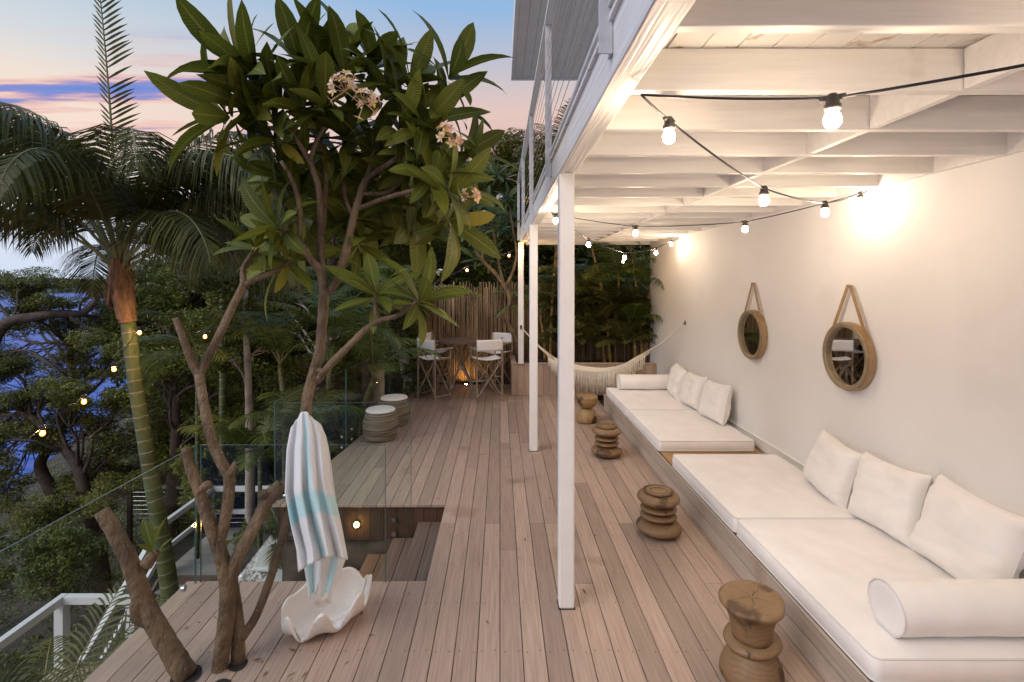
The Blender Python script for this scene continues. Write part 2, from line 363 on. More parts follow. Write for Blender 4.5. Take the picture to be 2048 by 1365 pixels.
def watermat():
    m = bpy.data.materials.new('harbour_water'); m.use_nodes = True; t = m.node_tree; b = t.nodes['Principled BSDF']
    b.inputs['Base Color'].default_value = (.030, .115, .46, 1); b.inputs['Roughness'].default_value = .40; b.inputs['Specular IOR Level'].default_value = .17
    tc = N(t, 'ShaderNodeTexCoord'); mp = N(t, 'ShaderNodeMapping'); mp.inputs['Scale'].default_value = (.22, .9, 1)
    t.links.new(tc.outputs['Object'], mp.inputs[0])
    n = N(t, 'ShaderNodeTexNoise'); n.inputs['Scale'].default_value = 1.1; n.inputs['Detail'].default_value = 5; t.links.new(mp.outputs[0], n.inputs['Vector'])
    bp = N(t, 'ShaderNodeBump'); bp.inputs['Strength'].default_value = 1.0; bp.inputs['Distance'].default_value = .8
    t.links.new(n.outputs['Fac'], bp.inputs['Height']); t.links.new(bp.outputs[0], b.inputs['Normal']); return m
m_water = watermat()

def ringwood(name, ca, cb, heart):
    """turned log: growth rings about the local z axis"""
    m = bpy.data.materials.new(name); m.use_nodes = True; t = m.node_tree; b = t.nodes['Principled BSDF']
    tc = N(t, 'ShaderNodeTexCoord'); sx = N(t, 'ShaderNodeSeparateXYZ'); t.links.new(tc.outputs['Object'], sx.inputs[0])
    cx = N(t, 'ShaderNodeCombineXYZ'); t.links.new(sx.outputs['X'], cx.inputs[0]); t.links.new(sx.outputs['Y'], cx.inputs[1])
    nz_ = N(t, 'ShaderNodeTexNoise'); nz_.inputs['Scale'].default_value = 5; t.links.new(tc.outputs['Object'], nz_.inputs['Vector'])
    ad = N(t, 'ShaderNodeVectorMath', operation='LENGTH'); t.links.new(cx.outputs[0], ad.inputs[0])
    s1 = N(t, 'ShaderNodeMath', operation='MULTIPLY_ADD'); t.links.new(nz_.outputs['Fac'], s1.inputs[0]); s1.inputs[1].default_value = .06
    t.links.new(ad.outputs['Value'], s1.inputs[2])
    s2 = N(t, 'ShaderNodeMath', operation='MULTIPLY'); t.links.new(s1.outputs[0], s2.inputs[0]); s2.inputs[1].default_value = 560
    s3 = N(t, 'ShaderNodeMath', operation='SINE'); t.links.new(s2.outputs[0], s3.inputs[0])
    mr = N(t, 'ShaderNodeMapRange'); mr.inputs['From Min'].default_value = -1; t.links.new(s3.outputs[0], mr.inputs['Value'])
    r = ramp(t, [(0, ca), (1, cb)]); t.links.new(mr.outputs[0], r.inputs[0])
    big = N(t, 'ShaderNodeTexNoise'); big.inputs['Scale'].default_value = 4.5; big.inputs['Detail'].default_value = 5; t.links.new(tc.outputs['Object'], big.inputs['Vector'])
    hr = ramp(t, [(.56, (0, 0, 0)), (.62, (1, 1, 1))]); t.links.new(big.outputs['Fac'], hr.inputs[0])
    mx = N(t, 'ShaderNodeMix', data_type='RGBA'); t.links.new(hr.outputs[0], mx.inputs['Factor']); t.links.new(r.outputs[0], mx.inputs['A']); mx.inputs['B'].default_value = (*heart, 1)
    # drying cracks run with the grain
    v = N(t, 'ShaderNodeMapping'); v.inputs['Scale'].default_value = (22, 22, 1.6); t.links.new(tc.outputs['Object'], v.inputs[0])
    cr = N(t, 'ShaderNodeTexNoise'); cr.inputs['Scale'].default_value = 1.0; cr.inputs['Detail'].default_value = 5; t.links.new(v.outputs[0], cr.inputs['Vector'])
    cm = ramp(t, [(.30, (.25, .25, .25)), (.345, (.95, .95, .95)), (.7, (1.08, 1.08, 1.08))]); t.links.new(cr.outputs['Fac'], cm.inputs[0])
    mm = N(t, 'ShaderNodeMix', data_type='RGBA', blend_type='MULTIPLY'); mm.inputs['Factor'].default_value = 1
    t.links.new(mx.outputs['Result'], mm.inputs['A']); t.links.new(cm.outputs[0], mm.inputs['B'])
    t.links.new(mm.outputs['Result'], b.inputs['Base Color']); b.inputs['Roughness'].default_value = .5
    bp = N(t, 'ShaderNodeBump'); bp.inputs['Strength'].default_value = .3; bp.inputs['Distance'].default_value = .01
    t.links.new(big.outputs['Fac'], bp.inputs['Height']); t.links.new(bp.outputs[0], b.inputs['Normal'])
    return m
m_log = ringwood('turned_log', (.195, .115, .054), (.235, .142, .068), (.085, .045, .021))
m_log2 = ringwood('split_log', (.27, .17, .07), (.34, .22, .10), (.07, .042, .022))

# ------------------------------------------------------------------ deck
PITCH = .1438; GAP = .005
def left_edge(y): return -2.32 if y < 5.36 else -2.32 + (y-5.36)*.0905
deck = MB()
for i in range(-17, 14):
    x0 = i*PITCH + GAP/2; x1 = (i+1)*PITCH - GAP/2
    if x0 > 1.93: break
    x1 = min(x1, 1.93)
    spans = []
    if x1 <= -.57 + .01:
        spans.append((-1.6, -1.6, 4.0, 4.0)); s2 = 5.36
    else:
        s2 = None
    def yend(x):
        return 11.56 if x > -1.80 else 5.36 + (x+2.32)/.0905
    if s2 is None: spans.append((-1.6, -1.6, 11.56, 11.56))
    else:
        e0 = max(yend(x0), 5.40); e1 = max(yend(x1), 5.40); spans.append((5.36, 5.36, min(e0, 11.56), min(e1, 11.56)))
    for a0, a1, b0, b1 in spans:
        cuts = []; y = a0 + rnd(.6, 3.6)
        while y < min(b0, b1) - .5:
            cuts.append(round((y-.05)/.49)*.49+.05); y += rnd(1.9, 4.6)
        ys0 = [a0] + cuts; ys1 = cuts + [None]
        for k in range(len(ys0)):
            s_ = ys0[k] + (.0015 if k else 0)
            if k < len(cuts): e_0 = e_1 = cuts[k]-.0015
            else: e_0, e_1 = b0, b1
            if min(e_0, e_1) <= s_+.02: continue
            dz = rnd(-.0012, .0012)
            deck.prism([(x0, s_), (x1, s_), (x1, e_1), (x0, e_0)], -.028, dz)
o = deck.build('deck', m_deck, bevel=.0025); tag(o, 'weathered pinkish timber deck of long boards', 'deck', kind='structure')
nails = MB()
for i in range(-17, 13):
    for xx in (i*PITCH+.028, (i+1)*PITCH-.028):
        j = 0
        while True:
            y = .30 + j*.49; j += 1
            if y > 11.3: break
            if y < 1.9: continue
            if xx < -.57 and 3.97 < y < 5.38: continue
            if xx < left_edge(y)+.02: continue
            if random.random() < .12: continue
            r = .0045; x = xx + rnd(-.006, .006); yy = y + rnd(-.012, .012)
            nails.add([(x+r*math.cos(k*1.0472), yy+r*math.sin(k*1.0472), .0022) for k in range(6)], [(0, 1, 2, 3, 4, 5)])
o = nails.build('nail_heads', m_gap); o['kind'] = 'stuff'; tag(o, 'small dark nail heads in rows across the deck boards', 'nails', kind='stuff')
frame = MB()
y = .30
while y < 11.4:
    xl = left_edge(y)+.05
    if 3.9 < y < 5.42: xl = -.55
    frame.box(xl, 3.1, y-.022, y+.022, -.19, -.030); y += .49
frame.box(-2.30, -.60, 3.93, 3.985, -.25, -.030)
frame.box(-2.29, -2.25, -1.6, 3.9, -.25, -.032)
frame.box(-.55, -.51, 4.0, 5.38, -1.3, -.031)
frame.bar((-2.28, 5.36, -.14), (-1.75, 11.4, -.14), .04, .22)
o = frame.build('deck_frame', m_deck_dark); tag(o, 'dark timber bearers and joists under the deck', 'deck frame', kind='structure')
# pit back wall: upright dark boards over a stone footing
pw = MB()
x = -2.34
while x < -.53:
    pw.box(x, min(x+.137, -.53), 5.385, 5.41, -.385, -.031); x += .14
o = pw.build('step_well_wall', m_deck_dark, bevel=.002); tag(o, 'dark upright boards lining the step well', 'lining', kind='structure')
ft = MB()
def ftf(u, v):
    x = -2.3 + 1.78*u; z = -1.6 + 1.23*v
    return Vector((x, 5.40 + .05*nz(x, z, 1, 4), z))
ft.grid(ftf, 30, 20)
o = ft.build('stone_footing', m_stone, smooth=True); tag(o, 'rough dark stone footing below the step well boards', 'footing', kind='structure')

# steps down to the left, in the well
st = empty('deck_steps', 'weathered timber steps going down through the gap in the deck', 'steps', loc=(0, 0, 0))
for k in range(6):
    xr = -.575 - .265*k; z = -.178 - .168*k
    t_ = MB()
    for b in range(2):
        xa = xr - .28 + b*.142; t_.box(xa+.002, xa+.138, 4.03, 5.36, z-.03, z)
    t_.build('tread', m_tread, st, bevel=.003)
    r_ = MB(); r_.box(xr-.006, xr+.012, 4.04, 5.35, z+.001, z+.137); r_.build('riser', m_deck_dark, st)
# ------------------------------------------------------------------ bench / daybed base
bn = empty('timber_bench', 'long low weathered timber bench base built along the white wall', 'bench', loc=(1.9, 0, 0))
def local(mb, off):
    mb.v = [(v[0]-off[0], v[1]-off[1], v[2]-off[2]) for v in mb.v]; return mb
f_ = MB()
g_ = MB(); g_.box(1.917, 1.94, -1.5, 9.3, .005, .249); local(g_, (1.9, 0, 0)).build('shade_backing', m_gap, bn)  # black box behind the boards stands in for shade in their gap
for z in (.008, .148):
    y = -1.5
    while y < 9.34:
        e = min(y + rnd(2.4, 4.2), 9.35); f_.box(1.895, 1.915, y+.0015, e-.0015, z, z+.128); y = e
local(f_, (1.9, 0, 0)).build('front_board', m_bench, bn, bevel=.002)
e_ = MB()
for z in (.002, .142): e_.box(1.917, 3.19, 9.33, 9.352, z, z+.136)
local(e_, (1.9, 0, 0)).build('end_board', m_bench, bn, bevel=.002)
t_ = MB(); x = 1.9415
while x < 3.16:
    t_.box(x, min(x+.139, 3.17), -1.5, 9.329, .250, .271); x += .143
local(t_, (1.9, 0, 0)).build('seat_top', wood_board('seat_wood', (.36, .21, .10), (.46, .28, .14), (.3, .17, .08), 1, .1), bn, bevel=.002)

# cushions ---------------------------------------------------------
def rounded_cushion(sx, sy, sz, rc=.045, re=.028, puff=.010, seed=0, nx=26, ny=28):
    """soft box mattress; local origin at its base centre"""
    mb = MB()
    rows = []
    def ring(inset, z):
        pts = []; hx = sx/2-inset; hy = sy/2-inset; r = max(.004, rc-inset)
        for cxs, cys, a0 in ((1, 1, 0), (-1, 1, 90), (-1, -1, 180), (1, -1, 270)):
            for k in range(5):
                a = R(a0 + 22.5*k); pts.append((cxs*(hx-r)+r*math.cos(a), cys*(hy-r)+r*math.sin(a), z))
            # extra points along the following edge
            na = 12
            a2 = R(a0+90); p = Vector(pts[-1])
            nxt = {0: (-(hx-r), hy, z), 90: (-hx, -(hy-r), z), 180: (hx-r, -hy, z), 270: (hx, hy-r, z)}[a0]
            for k in range(1, na): pts.append(tuple(p.lerp(Vector(nxt), k/na)))
        return pts
    prof = [(.05, 0), (.007, .003), (0, .012), (-.004, sz*.5), (0, sz-.011), (.006, sz-.003), (.02, sz), (.09, sz+puff*.6)]
    rings = [ring(i, z) for i, z in prof]; n = len(rings[0])
    vs = [v for r_ in rings for v in r_]
    for i, v in enumerate(vs):
        d = .008*nz(v[0]+seed, v[1]*1.3, v[2]*2, 2.3) + .0035*nz(v[0]+seed, v[1], v[2], 8)
        vs[i] = (v[0]+d, v[1]+d*.7, v[2]+(d*.5 if .02 < v[2] < sz-.002 else 0)) if i < n*6 else v
    fs = [(j*n+k, j*n+(k+1) % n, (j+1)*n+(k+1) % n, (j+1)*n+k) for j in range(len(rings)-1) for k in range(n)]
    mb.add(vs, fs); mb.add(rings[0], [tuple(range(n-1, -1, -1))])
    hx = sx/2-.088; hy = sy/2-.088
    mb.grid(lambda u, v: Vector((-hx+2*hx*u, -hy+2*hy*v, sz+puff*.6+puff*(math.sin(math.pi*u)*math.sin(math.pi*v))**.4+(.018*nz(u*3+seed, v*3, 0, 1.7)+.006*nz(u*7+seed, v*9, 2, 1.0))*math.sin(math.pi*u)*math.sin(math.pi*v))), 40, 48)
    return mb, rings
SEATZ = .2735
cush_specs = [('far end of the bench, under the far bolster', 8.50, 1.56), ('white seat mattress second from the far bolster, beside the log stools', 6.95, 1.52),
              ('white seat mattress at the step between the two bench halves, under the far cushion of the near trio', 4.955, 1.54), ('nearest white seat mattress, carrying the near bolster', 3.40, 1.55)]
cush_lab = ['white seat mattress at the far end of the bench, under the far bolster', 'white seat mattress with an open end and a gap beside it, below the smaller mirror',
            'white seat mattress just this side of the bench gap, below the larger mirror', 'nearest white seat mattress, carrying the near bolster']
for k, ((_, yc, ly), lb) in enumerate(zip(cush_specs, cush_lab)):
    t = empty('seat_mattress', lb, 'mattress', 'white mattresses along the bench', (2.505, yc, SEATZ))
    mb, rings = rounded_cushion(1.17, ly, .132, seed=k*7.3)
    mb.build('mattress_cover', m_cushion, t, smooth=True)
    for zi in (2, 5):
        pp = MB(); r_ = [Vector((p[0]*1.003, p[1]*1.003, p[2])) for p in rings[zi]]
        pp.tube(r_ + [r_[0]], .0055, 6, cap=False); pp.build('piping', m_piping, t, smooth=True)
# bolsters
for lb, xc0, yc in (('white bolster roll lying across the far end of the bench', 2.10, 9.08), ('big white bolster roll lying across the nearest mattress', 2.13, 2.83)):
    t = empty('bolster', lb, 'bolster', 'white bolsters', (xc0, yc, SEATZ+.137+.133))
    L = 3.13 - xc0; mb = MB(); r = .136; n = 40
    prof = [(0, -.004), (.05, -.004), (.1, -.002), (.128, .001), (.1345, .006), (r, .014)] + [(r+.0015*math.sin(k*1.7), .014+(L-.028)*k/14) for k in range(1, 15)] + [(.1345, L-.006), (.1, L), (0, L)]
    vs = []
    for pr, px_ in prof:
        for k in range(n):
            a = 2*math.pi*k/n; zz = math.sin(a)*pr
            if zz < -.118: zz = -.118 + (zz+.118)*.25
            vs.append((px_, math.cos(a)*pr*1.01, zz + .006*nz(px_*1.2, math.cos(a)*1.5, xc0*3+yc+math.sin(a), 1.6)*(pr/r)**2))
    fs = [(i*n+k, (i+1)*n+k, (i+1)*n+(k+1) % n, i*n+(k+1) % n) for i in range(len(prof)-1) for k in range(n)]
    mb.add(vs, fs); mb.build('bolster_cover', m_cushion, t, smooth=True)
    pp = MB(); ring = [Vector((.003, math.cos(2*math.pi*k/48)*.1365, max(-.122, math.sin(2*math.pi*k/48)*.1365))) for k in range(49)]
    pp.tube(ring, .0045, 6, cap=False); pp.build('piping', m_piping, t, smooth=True)
# pillows leaning on the wall
def pillow_mesh(w, h, th, seed):
    n = 40
    def f(sgn):
        def g(u, v):
            a = u*2-1; b = v*2-1
            ea = 1-.085*(1-b*b)**1.0*abs(a)**3; eb = 1-.10*(1-a*a)*abs(b)**3
            x = a*w/2*ea; y = b*h/2*eb
            prof = max(0, (1-a**4)*(1-b**4))**.5
            t = th/2*prof*(1 - .12*b)
            edge = (abs(a)**6+abs(b)**6)
            wr = .024*nz(x*2.2+seed, y*2.2, sgn, 2.0)+.012*nz(x*1.3+seed*3, y*2.6, sgn*2, 4.5)+.0045*nz(x+seed*2, y*3, sgn*3, 8)
            wr += .008*math.sin(24*(a*b)+seed*3+6*nz(x, y, seed, 3))*min(1, edge*.8)*(1-min(1, edge*.55))
            return Vector((x, y, sgn*t + wr*min(1, prof*2)))
        return g
    mb = MB(); mb.grid(f(1), n, n); 
    g = f(-1); mb.grid(lambda u, v: g(1-u, v), n, n)
    rim = [f(1)(k/n, 0) for k in range(n)] + [f(1)(1, k/n) for k in range(n)] + [f(1)(1-k/n, 1) for k in range(n)] + [f(1)(0, 1-k/n) for k in range(n+1)]
    return mb, rim
pil = [('square white pillow against the far bolster, first of the far trio', 8.55, 2.93, 12, .60, .50, -4), ('middle white pillow of the far trio, between its two neighbours', 7.86, 2.93, 14, .60, .50, 3),
       ('square white pillow at the near end of the far trio, its piped side showing', 7.14, 2.94, 15, .62, .52, 2), ('square white pillow with creased corner, farthest of the near trio', 4.62, 2.95, 15, .58, .50, -3),
       ('middle white pillow of the near trio, one corner folded at its top', 3.99, 2.955, 16, .60, .52, 2), ('big white pillow just above the near bolster, partly behind it', 3.33, 2.965, 18, .64, .56, 1)]
for k, (lb, yc, xb, lean, w, h, yaw) in enumerate(pil):
    t = empty('pillow', lb, 'pillow', 'white pillows along the wall', (xb, yc, SEATZ+.148))
    mb, rim = pillow_mesh(w*1.06, h*1.06, .25, k*3.7+1)
    # local: x -> along y, y -> up leaning towards wall, z -> facing the deck
    M = Matrix.Translation((0, 0, 0)) @ Matrix.Rotation(R(yaw), 4, 'Z') @ Matrix(((0, R(0), -1, 0), (-1, 0, 0, 0), (0, 1, 0, 0), (0, 0, 0, 1)))
    M = Matrix.Rotation(R(lean), 4, 'Y') @ M @ Matrix.Translation((0, h/2-.012, 0)) @ Matrix.Rotation(R((-4, 3, 5, -5, 3.5, -3)[k]), 4, 'Z')
    mb.v = [tuple(M @ Vector(v)) for v in mb.v]
    mb.build('pillow_cover', m_cushion, t, smooth=True)
    pp = MB(); pp.tube([M @ v for v in rim], .0042, 5, cap=False); pp.build('piping', m_piping, t, smooth=True)

# ------------------------------------------------------------------ white wall, posts, balcony
hw = empty('house_wall', 'tall plain white rendered wall behind the bench', 'wall', loc=(3.2, 0, 0))
w_ = MB(); w_.box(0, .22, -1.6, 10.92, -.4, 3.30); w_.build('wall_face', m_wall, hw, bevel=.004)
w_ = MB(); w_.box(.01, .22, -1.6, 8.6, 3.40, 5.79); w_.build('upper_wall', m_wall, hw)
s_ = MB(); s_.box(-.022, -.001, -1.6, 9.32, .284, .40); s_.box(-.03, -.0005, -1.6, 9.32, .40, .415); s_.build('skirting', m_white, hw, bevel=.004)
posts = [(.478, 3.71, 0, 3.122, 'nearest white post, standing alone on the deck'), (.463, 7.08, 0, 3.122, 'middle white post, standing on the deck beyond the nearest one'), (.425, 10.40, .655, 3.118, 'far white post standing on the planter, hammock hooked to it')]
for x, y, z0, z1, lb in posts:
    t = empty('verandah_post', lb, 'post', 'white posts under the balcony', (x, y, z0))
    mb = MB(); r = .061; n = 28
    mb.box(-.055, .055, -.055, .055, .001, z1-z0); mb.build('shaft', m_white, t, bevel=.012)
    if z0 == 0:
        c_ = MB(); c_.box(-.061, .061, -.061, .061, .0004, .0014); c_.build('base_gap', m_gap, t)

bal = empty('balcony', 'white timber balcony floor overhead with painted joists and cable railing', 'balcony', loc=(0, 0, 3.1))
Z0 = 3.1
def bb(name, mb, mat, **kw):
    mb.v = [(v[0], v[1], v[2]-Z0) for v in mb.v]; return mb.build(name, mat, bal, **kw)
b_ = MB(); b_.box(.461, .545, -2.2, 10.95, 3.124, 3.309); bb('beam', b_, m_beam, bevel=.006)
b_ = MB(); b_.box(.42, .4595, -2.2, 10.99, 3.113, 3.365); bb('fascia', b_, m_beam, bevel=.006)
k = -6
while True:
    y = 1.60 + .54*k; k += 1
    if y > 10.75: break
    j_ = MB(); j_.box(.547, 3.198, y-.027, y+.027, 3.132, 3.309); bb('joist', j_, m_joist, bevel=.005)
    if y > -.5:
        yn = min(y+.54, 10.86)
        bl = MB(); bl.box(1.912, 1.955, y+.029, yn-.029, 3.136, 3.306); bb('blocking', bl, m_joist, bevel=.003)
        if yn - y > .4:
            wl = MB(); wl.box(3.16, 3.197, y+.029, yn-.029, 3.136, 3.307); bb('wall_plate', wl, m_joist)
b_ = MB(); b_.box(.547, 3.42, 10.87, 10.93, 3.105, 3.32); bb('end_joist', b_, m_joist, bevel=.005)
fb = MB(); x = .40
while x < 3.4:
    fb.box(x+.003, x+.142, -2.2, 10.98, 3.312, 3.334); x += .145
bb('floorboards', fb, m_ceil, bevel=.002)
u_ = MB(); u_.box(.47, 3.42, -2.2, 10.95, 3.336, 3.36); bb('light_seal', u_, m_gap)  # added dark sheet, keeps sky light out of the floorboard gaps
u_ = MB(); u_.box(.40, 3.42, -2.2, 10.95, 3.362, 3.385); bb('bounce_decking', u_, m_grey_steel)  # added bright top layer, bounces sky light up to the soffit
for yp in (-.3, 1.9, 4.15, 6.4, 8.65, 10.8):
    p_ = MB(); p_.box(.366, .418, yp-.004, yp+.004, 3.19, 4.42); p_.box(.410, .418, yp+.004, yp+.052, 3.19, 4.42)
    bb('baluster', p_, m_grey_steel, bevel=.0015)
    c_ = MB()
    for zz in (3.245, 3.32): 
        c_.tube([(.404, yp+.026, zz), (.412, yp+.026, zz)], .010, 6)
    bb('bolt', c_, m_steel)
for q in range(9):
    zz = 3.46 + q*.102
    c_ = MB(); c_.tube([(.385, -2.2, zz), (.385, 4, zz-.004), (.385, 10.9, zz)], .0022, 5); bb('cable', c_, m_steel)
h_ = MB(); h_.box(.36, .43, -2.2, 10.95, 4.42, 4.45); bb('handrail', h_, m_white, bevel=.004)

ev = empty('roof_eave', 'grey boarded soffit and white fascia of the roof above the balcony', 'roof', loc=(.2, 0, 5.8))
s_ = MB(); x = .05
while x < 5:
    s_.box(x, x+.128, -2, 8.72, 0, .02); x += .132
s_.build('soffit_boards', pmat('soffit_grey', (.74, .70, .66), (.79, .76, .72), 3, .6, island=.05), ev)
s_ = MB(); s_.box(.03, 5, -2, 8.74, .021, .10); s_.build('roof_deck', m_gap, ev)
s_ = MB(); s_.box(-.01, .045, -2, 8.80, -.02, .36); s_.box(.046, 5, 8.74, 8.80, -.02, .36); s_.build('fascia', m_white, ev, bevel=.005)

# ------------------------------------------------------------------ planter with hammock post
pl = empty('timber_planter', 'raised timber planter of upright boards at the far end of the deck', 'planter', loc=(.235, 10.45, 0))
f_ = MB(); x = 0
while x < 2.94:
    f_.box(x+.002, min(x+.128, 2.955), 0, .02, .002, .628); x += .131
f_.build('front_board', m_planter, pl, bevel=.002)
f_ = MB(); y = .022
while y < 1.0:
    f_.box(0.002, .02, y+.002, y+.128, .002, .628); y += .131
f_.build('side_board', m_planter, pl, bevel=.002)
f_ = MB(); f_.box(-.008, 2.955, -.012, .115, .630, .654); f_.box(-.008, .10, .116, 1.10, .630, .654); f_.build('capping', m_planter, pl, bevel=.003)
f_ = MB(); f_.box(.021, 2.95, .021, 1.1, .1, .56); f_.build('planter_soil', m_soil, pl)

# stick fence
fe = MB(); x = -1.86
while x < 4.4:
    r = rnd(.013, .023); hgt = rnd(2.16, 2.34); ox = rnd(-.02, .02); yy = 11.66 + rnd(-.02, .02)
    pts = [(x+ox*.3, yy, -.05), (x+rnd(-.012, .012), yy, .75), (x+rnd(-.012, .012), yy, 1.5), (x+ox, yy, hgt)]
    fe.tube(pts, [r, r*.97, r*.92, r*.82], 6); x += r*1.75 + rnd(0, .007)
fen = empty('stick_fence', 'tall fence of upright brown brushwood sticks behind the bar table', 'fence', loc=(0, 0, 0))
fe.build('sticks', m_stick, fen, smooth=True)
r_ = MB(); 
for z in (.4, 1.9): r_.box(-1.86, 4.4, 11.70, 11.74, z, z+.07)
r_.build('rail', m_bark_dark, fen)

# ------------------------------------------------------------------ frameless glass balustrade
def glass_panel(label, p, q, zb, zt, group='frameless glass balustrade panels', edge=True):
    p = Vector((p[0], p[1], 0)); q = Vector((q[0], q[1], 0)); L = (q-p).length; d = (q-p).normalized()
    t = empty('glass_panel', label, 'glass panel', group, (p.x, p.y, zb), math.atan2(d.y, d.x))
    g = MB(); g.box(.004, L-.004, -.006, .006, 0, zt-zb-.004); g.build('pane', m_glass, t)
    e = MB(); e.box(0, .0035, -.006, .006, 0, zt-zb); e.box(L-.0035, L, -.006, .006, 0, zt-zb); e.build('side_edge', m_glass_edge, t)
    e = MB(); e.box(.0036, L-.0036, -.006, .006, zt-zb-.0016, zt-zb); e.build('top_edge', m_glass_top, t)
    for zz in (.12, .27):
        for xx in (.18, L-.18):
            b = MB(); b.tube([(xx, -.03, zz), (xx, -.007, zz)], .024, 14); b.build('standoff', m_steel, t)
glass_panel('clear glass panel on the near side of the step well, behind the hanging towel', (-2.33, 3.985), (-.89, 3.985), -.32, 1.07)
glass_panel('clear glass panel on the far side of the step well, in front of the ottomans', (-2.36, 5.37), (-.93, 5.37), -.42, 1.07)
ex = [(-2.38, 5.40), (-2.22, 7.38), (-2.02, 9.36), (-1.83, 11.35)]
for (a, b), lb in zip(zip(ex[:-1], ex[1:]), ('clear glass panel along the deck edge beside the front ottoman', 'clear glass panel along the deck edge beyond the rear ottoman', 'clear glass panel along the deck edge beside the bar chairs')):
    d = (Vector(b)-Vector(a)).normalized()*.008
    glass_panel(lb, (a[0]+d.x, a[1]+d.y), (b[0]-d.x, b[1]-d.y), -.12, 1.07)
glass_panel('clear glass panel along the near deck edge beside the cut-back tree stumps', (-2.36, 2.02), (-2.36, 3.97), -.2, 1.07)
glass_panel('nearest clear glass panel at the bottom corner, by the low palm leaves', (-2.36, .0), (-2.36, 2.0), -.2, 1.07)

# ------------------------------------------------------------------ stools and ottomans
def disc(zc, h, r, k=7, rin=None, flat=.0):
    """profile of a rounded pebble-like disc"""
    out = []
    for i in range(k+1):
        a = -math.pi/2 + math.pi*i/k
        out.append((max(rin or 0, r*math.cos(a)**.82) if abs(a) < 1.5 else (rin or .05), zc + h/2*math.sin(a)))
    return out
def stool(kind, name, label, c, rz, mat):
    t = tag(bpy.data.objects.new(name, None), label, 'stool', 'carved log stools in a row'); COL.objects.link(t); t.location = c; t.rotation_euler = (0, 0, rz)
    mb = MB()
    if kind == 'pebble':
        parts = [('base', [(.10, 0)] + disc(.070, .140, .205, 12, .08)), ('ring', disc(.174, .064, .165, 10, .06)), ('ring', disc(.241, .064, .165, 10, .06)),
                 ('seat', disc(.336, .128, .196, 12, .07) + [(.14, .399), (.06, .395), (0, .394)])]
        for nm, pr in parts:
            mb = MB(); mb.lathe(pr, 40, wob=.035, ph=len(pr)+c[1]); mb.build(nm, mat, t, smooth=True)
    elif kind == 'flange':
        tl = lambda x, y, z: .05*x*(z/.46)**2
        mb.lathe([(0, 0), (.165, 0), (.180, .02), (.176, .06), (.152, .12), (.124, .185), (.110, .205)], 40, wob=.06, ph=1.1); mb.build('base', mat, t, smooth=True)
        mb = MB(); mb.lathe([(.108, .200), (.150, .206), (.158, .222), (.152, .240), (.112, .248)], 40, wob=.05, ph=2.3, tilt=lambda x, y, z: .06*x); mb.build('flange', mat, t, smooth=True)
        mb = MB(); mb.lathe([(.108, .240), (.112, .27), (.126, .34), (.146, .405), (.170, .428), (.184, .446), (.184, .460), (.172, .469), (.155, .4705), (.08, .471), (0, .470)], 40, wob=.06, ph=.4, tilt=tl); mb.build('seat', mat, t, smooth=True)
        ck = MB()
        for a_, l_ in ((.3, .15), (1.5, .09), (2.7, .13), (3.9, .10), (5.2, .12)):
            pr_ = [(.01+l_*q/4, a_+.12*math.sin(q*2.1+a_)) for q in range(5)]
            for (r0_, t0_), (r1_, t1_) in zip(pr_[:-1], pr_[1:]):
                w0 = .0022*(1-r0_/l_*.8); w1 = .0022*max(.05, 1-r1_/l_*.8)
                f_ = lambda r, t, w: (r*math.cos(t)-w*math.sin(t), r*math.sin(t)+w*math.cos(t), .4722+.05*r*math.cos(t)*1.05)
                ck.add([f_(r0_, t0_, -w0), f_(r1_, t1_, -w1), f_(r1_, t1_, w1), f_(r0_, t0_, w0)], [(0, 1, 2, 3)])
        ck.build('crack', m_gap, t)
    else:
        mb.lathe([(0, 0), (.160, 0), (.172, .03), (.168, .10), (.140, .17), (.095, .215), (.060, .228)], 36, wob=.05, ph=.6); mb.build('base', mat, t, smooth=True)
        mb = MB(); mb.lathe([(.060, .226), (.095, .240), (.140, .28), (.170, .345), (.176, .41), (.172, .432), (.12, .436), (0, .434)], 36, wob=.05, ph=2.6); mb.build('seat', mat, t, smooth=True)
stool('flange', 'log_stool', 'nearest log stool, hourglass with a flange at its waist and cracked top', (1.49, 3.03, .003), .5, m_log)
stool('pebble', 'log_stool', 'log stool carved like stacked pebbles, the nearer and bigger-looking of the two', (1.47, 4.75, .003), 1.2, m_log)
stool('pebble', 'log_stool', 'log stool carved like stacked pebbles, beside the gap between the mattresses', (1.425, 6.85, .003), 2.9, m_log)
stool('hour', 'log_stool', 'rough split hourglass log stool below the hammock fringe', (1.44, 8.50, .003), .3, m_log2)
m_weave = pmat('woven_strands', (.055, .045, .036), (.30, .24, .175), 1.0, .7, bump=.5, bscale=1.2, stretch=(2.2, 2.2, 75), lo=.36, hi=.62)
for lb, c in (('woven barrel ottoman with white top, the one in front', (-1.77, 7.58, .003)), ('woven barrel ottoman with white top, half hidden behind another', (-1.73, 8.36, .003))):
    t = empty('woven_ottoman', lb, 'ottoman', 'woven barrel ottomans', c)
    pr = []; nb = 46
    for i in range(nb*2+1):
        s = i/(nb*2); r = .205 + .052*math.sin(math.pi*min(1, s*1.02))**.8 + (.0035 if i % 2 else 0); pr.append((r, .002 + .405*s))
    mb = MB(); mb.lathe([(0, .0015)] + pr + [(.12, .408), (0, .408)], 48, wob=.008); mb.build('body', m_weave, t, smooth=True)
    mb = MB(); mb.lathe([(.19, .410), (.212, .418), (.215, .436), (.200, .450), (.12, .460), (0, .463)], 40, wob=.03); mb.build('seat_pad', m_canvas, t, smooth=True)

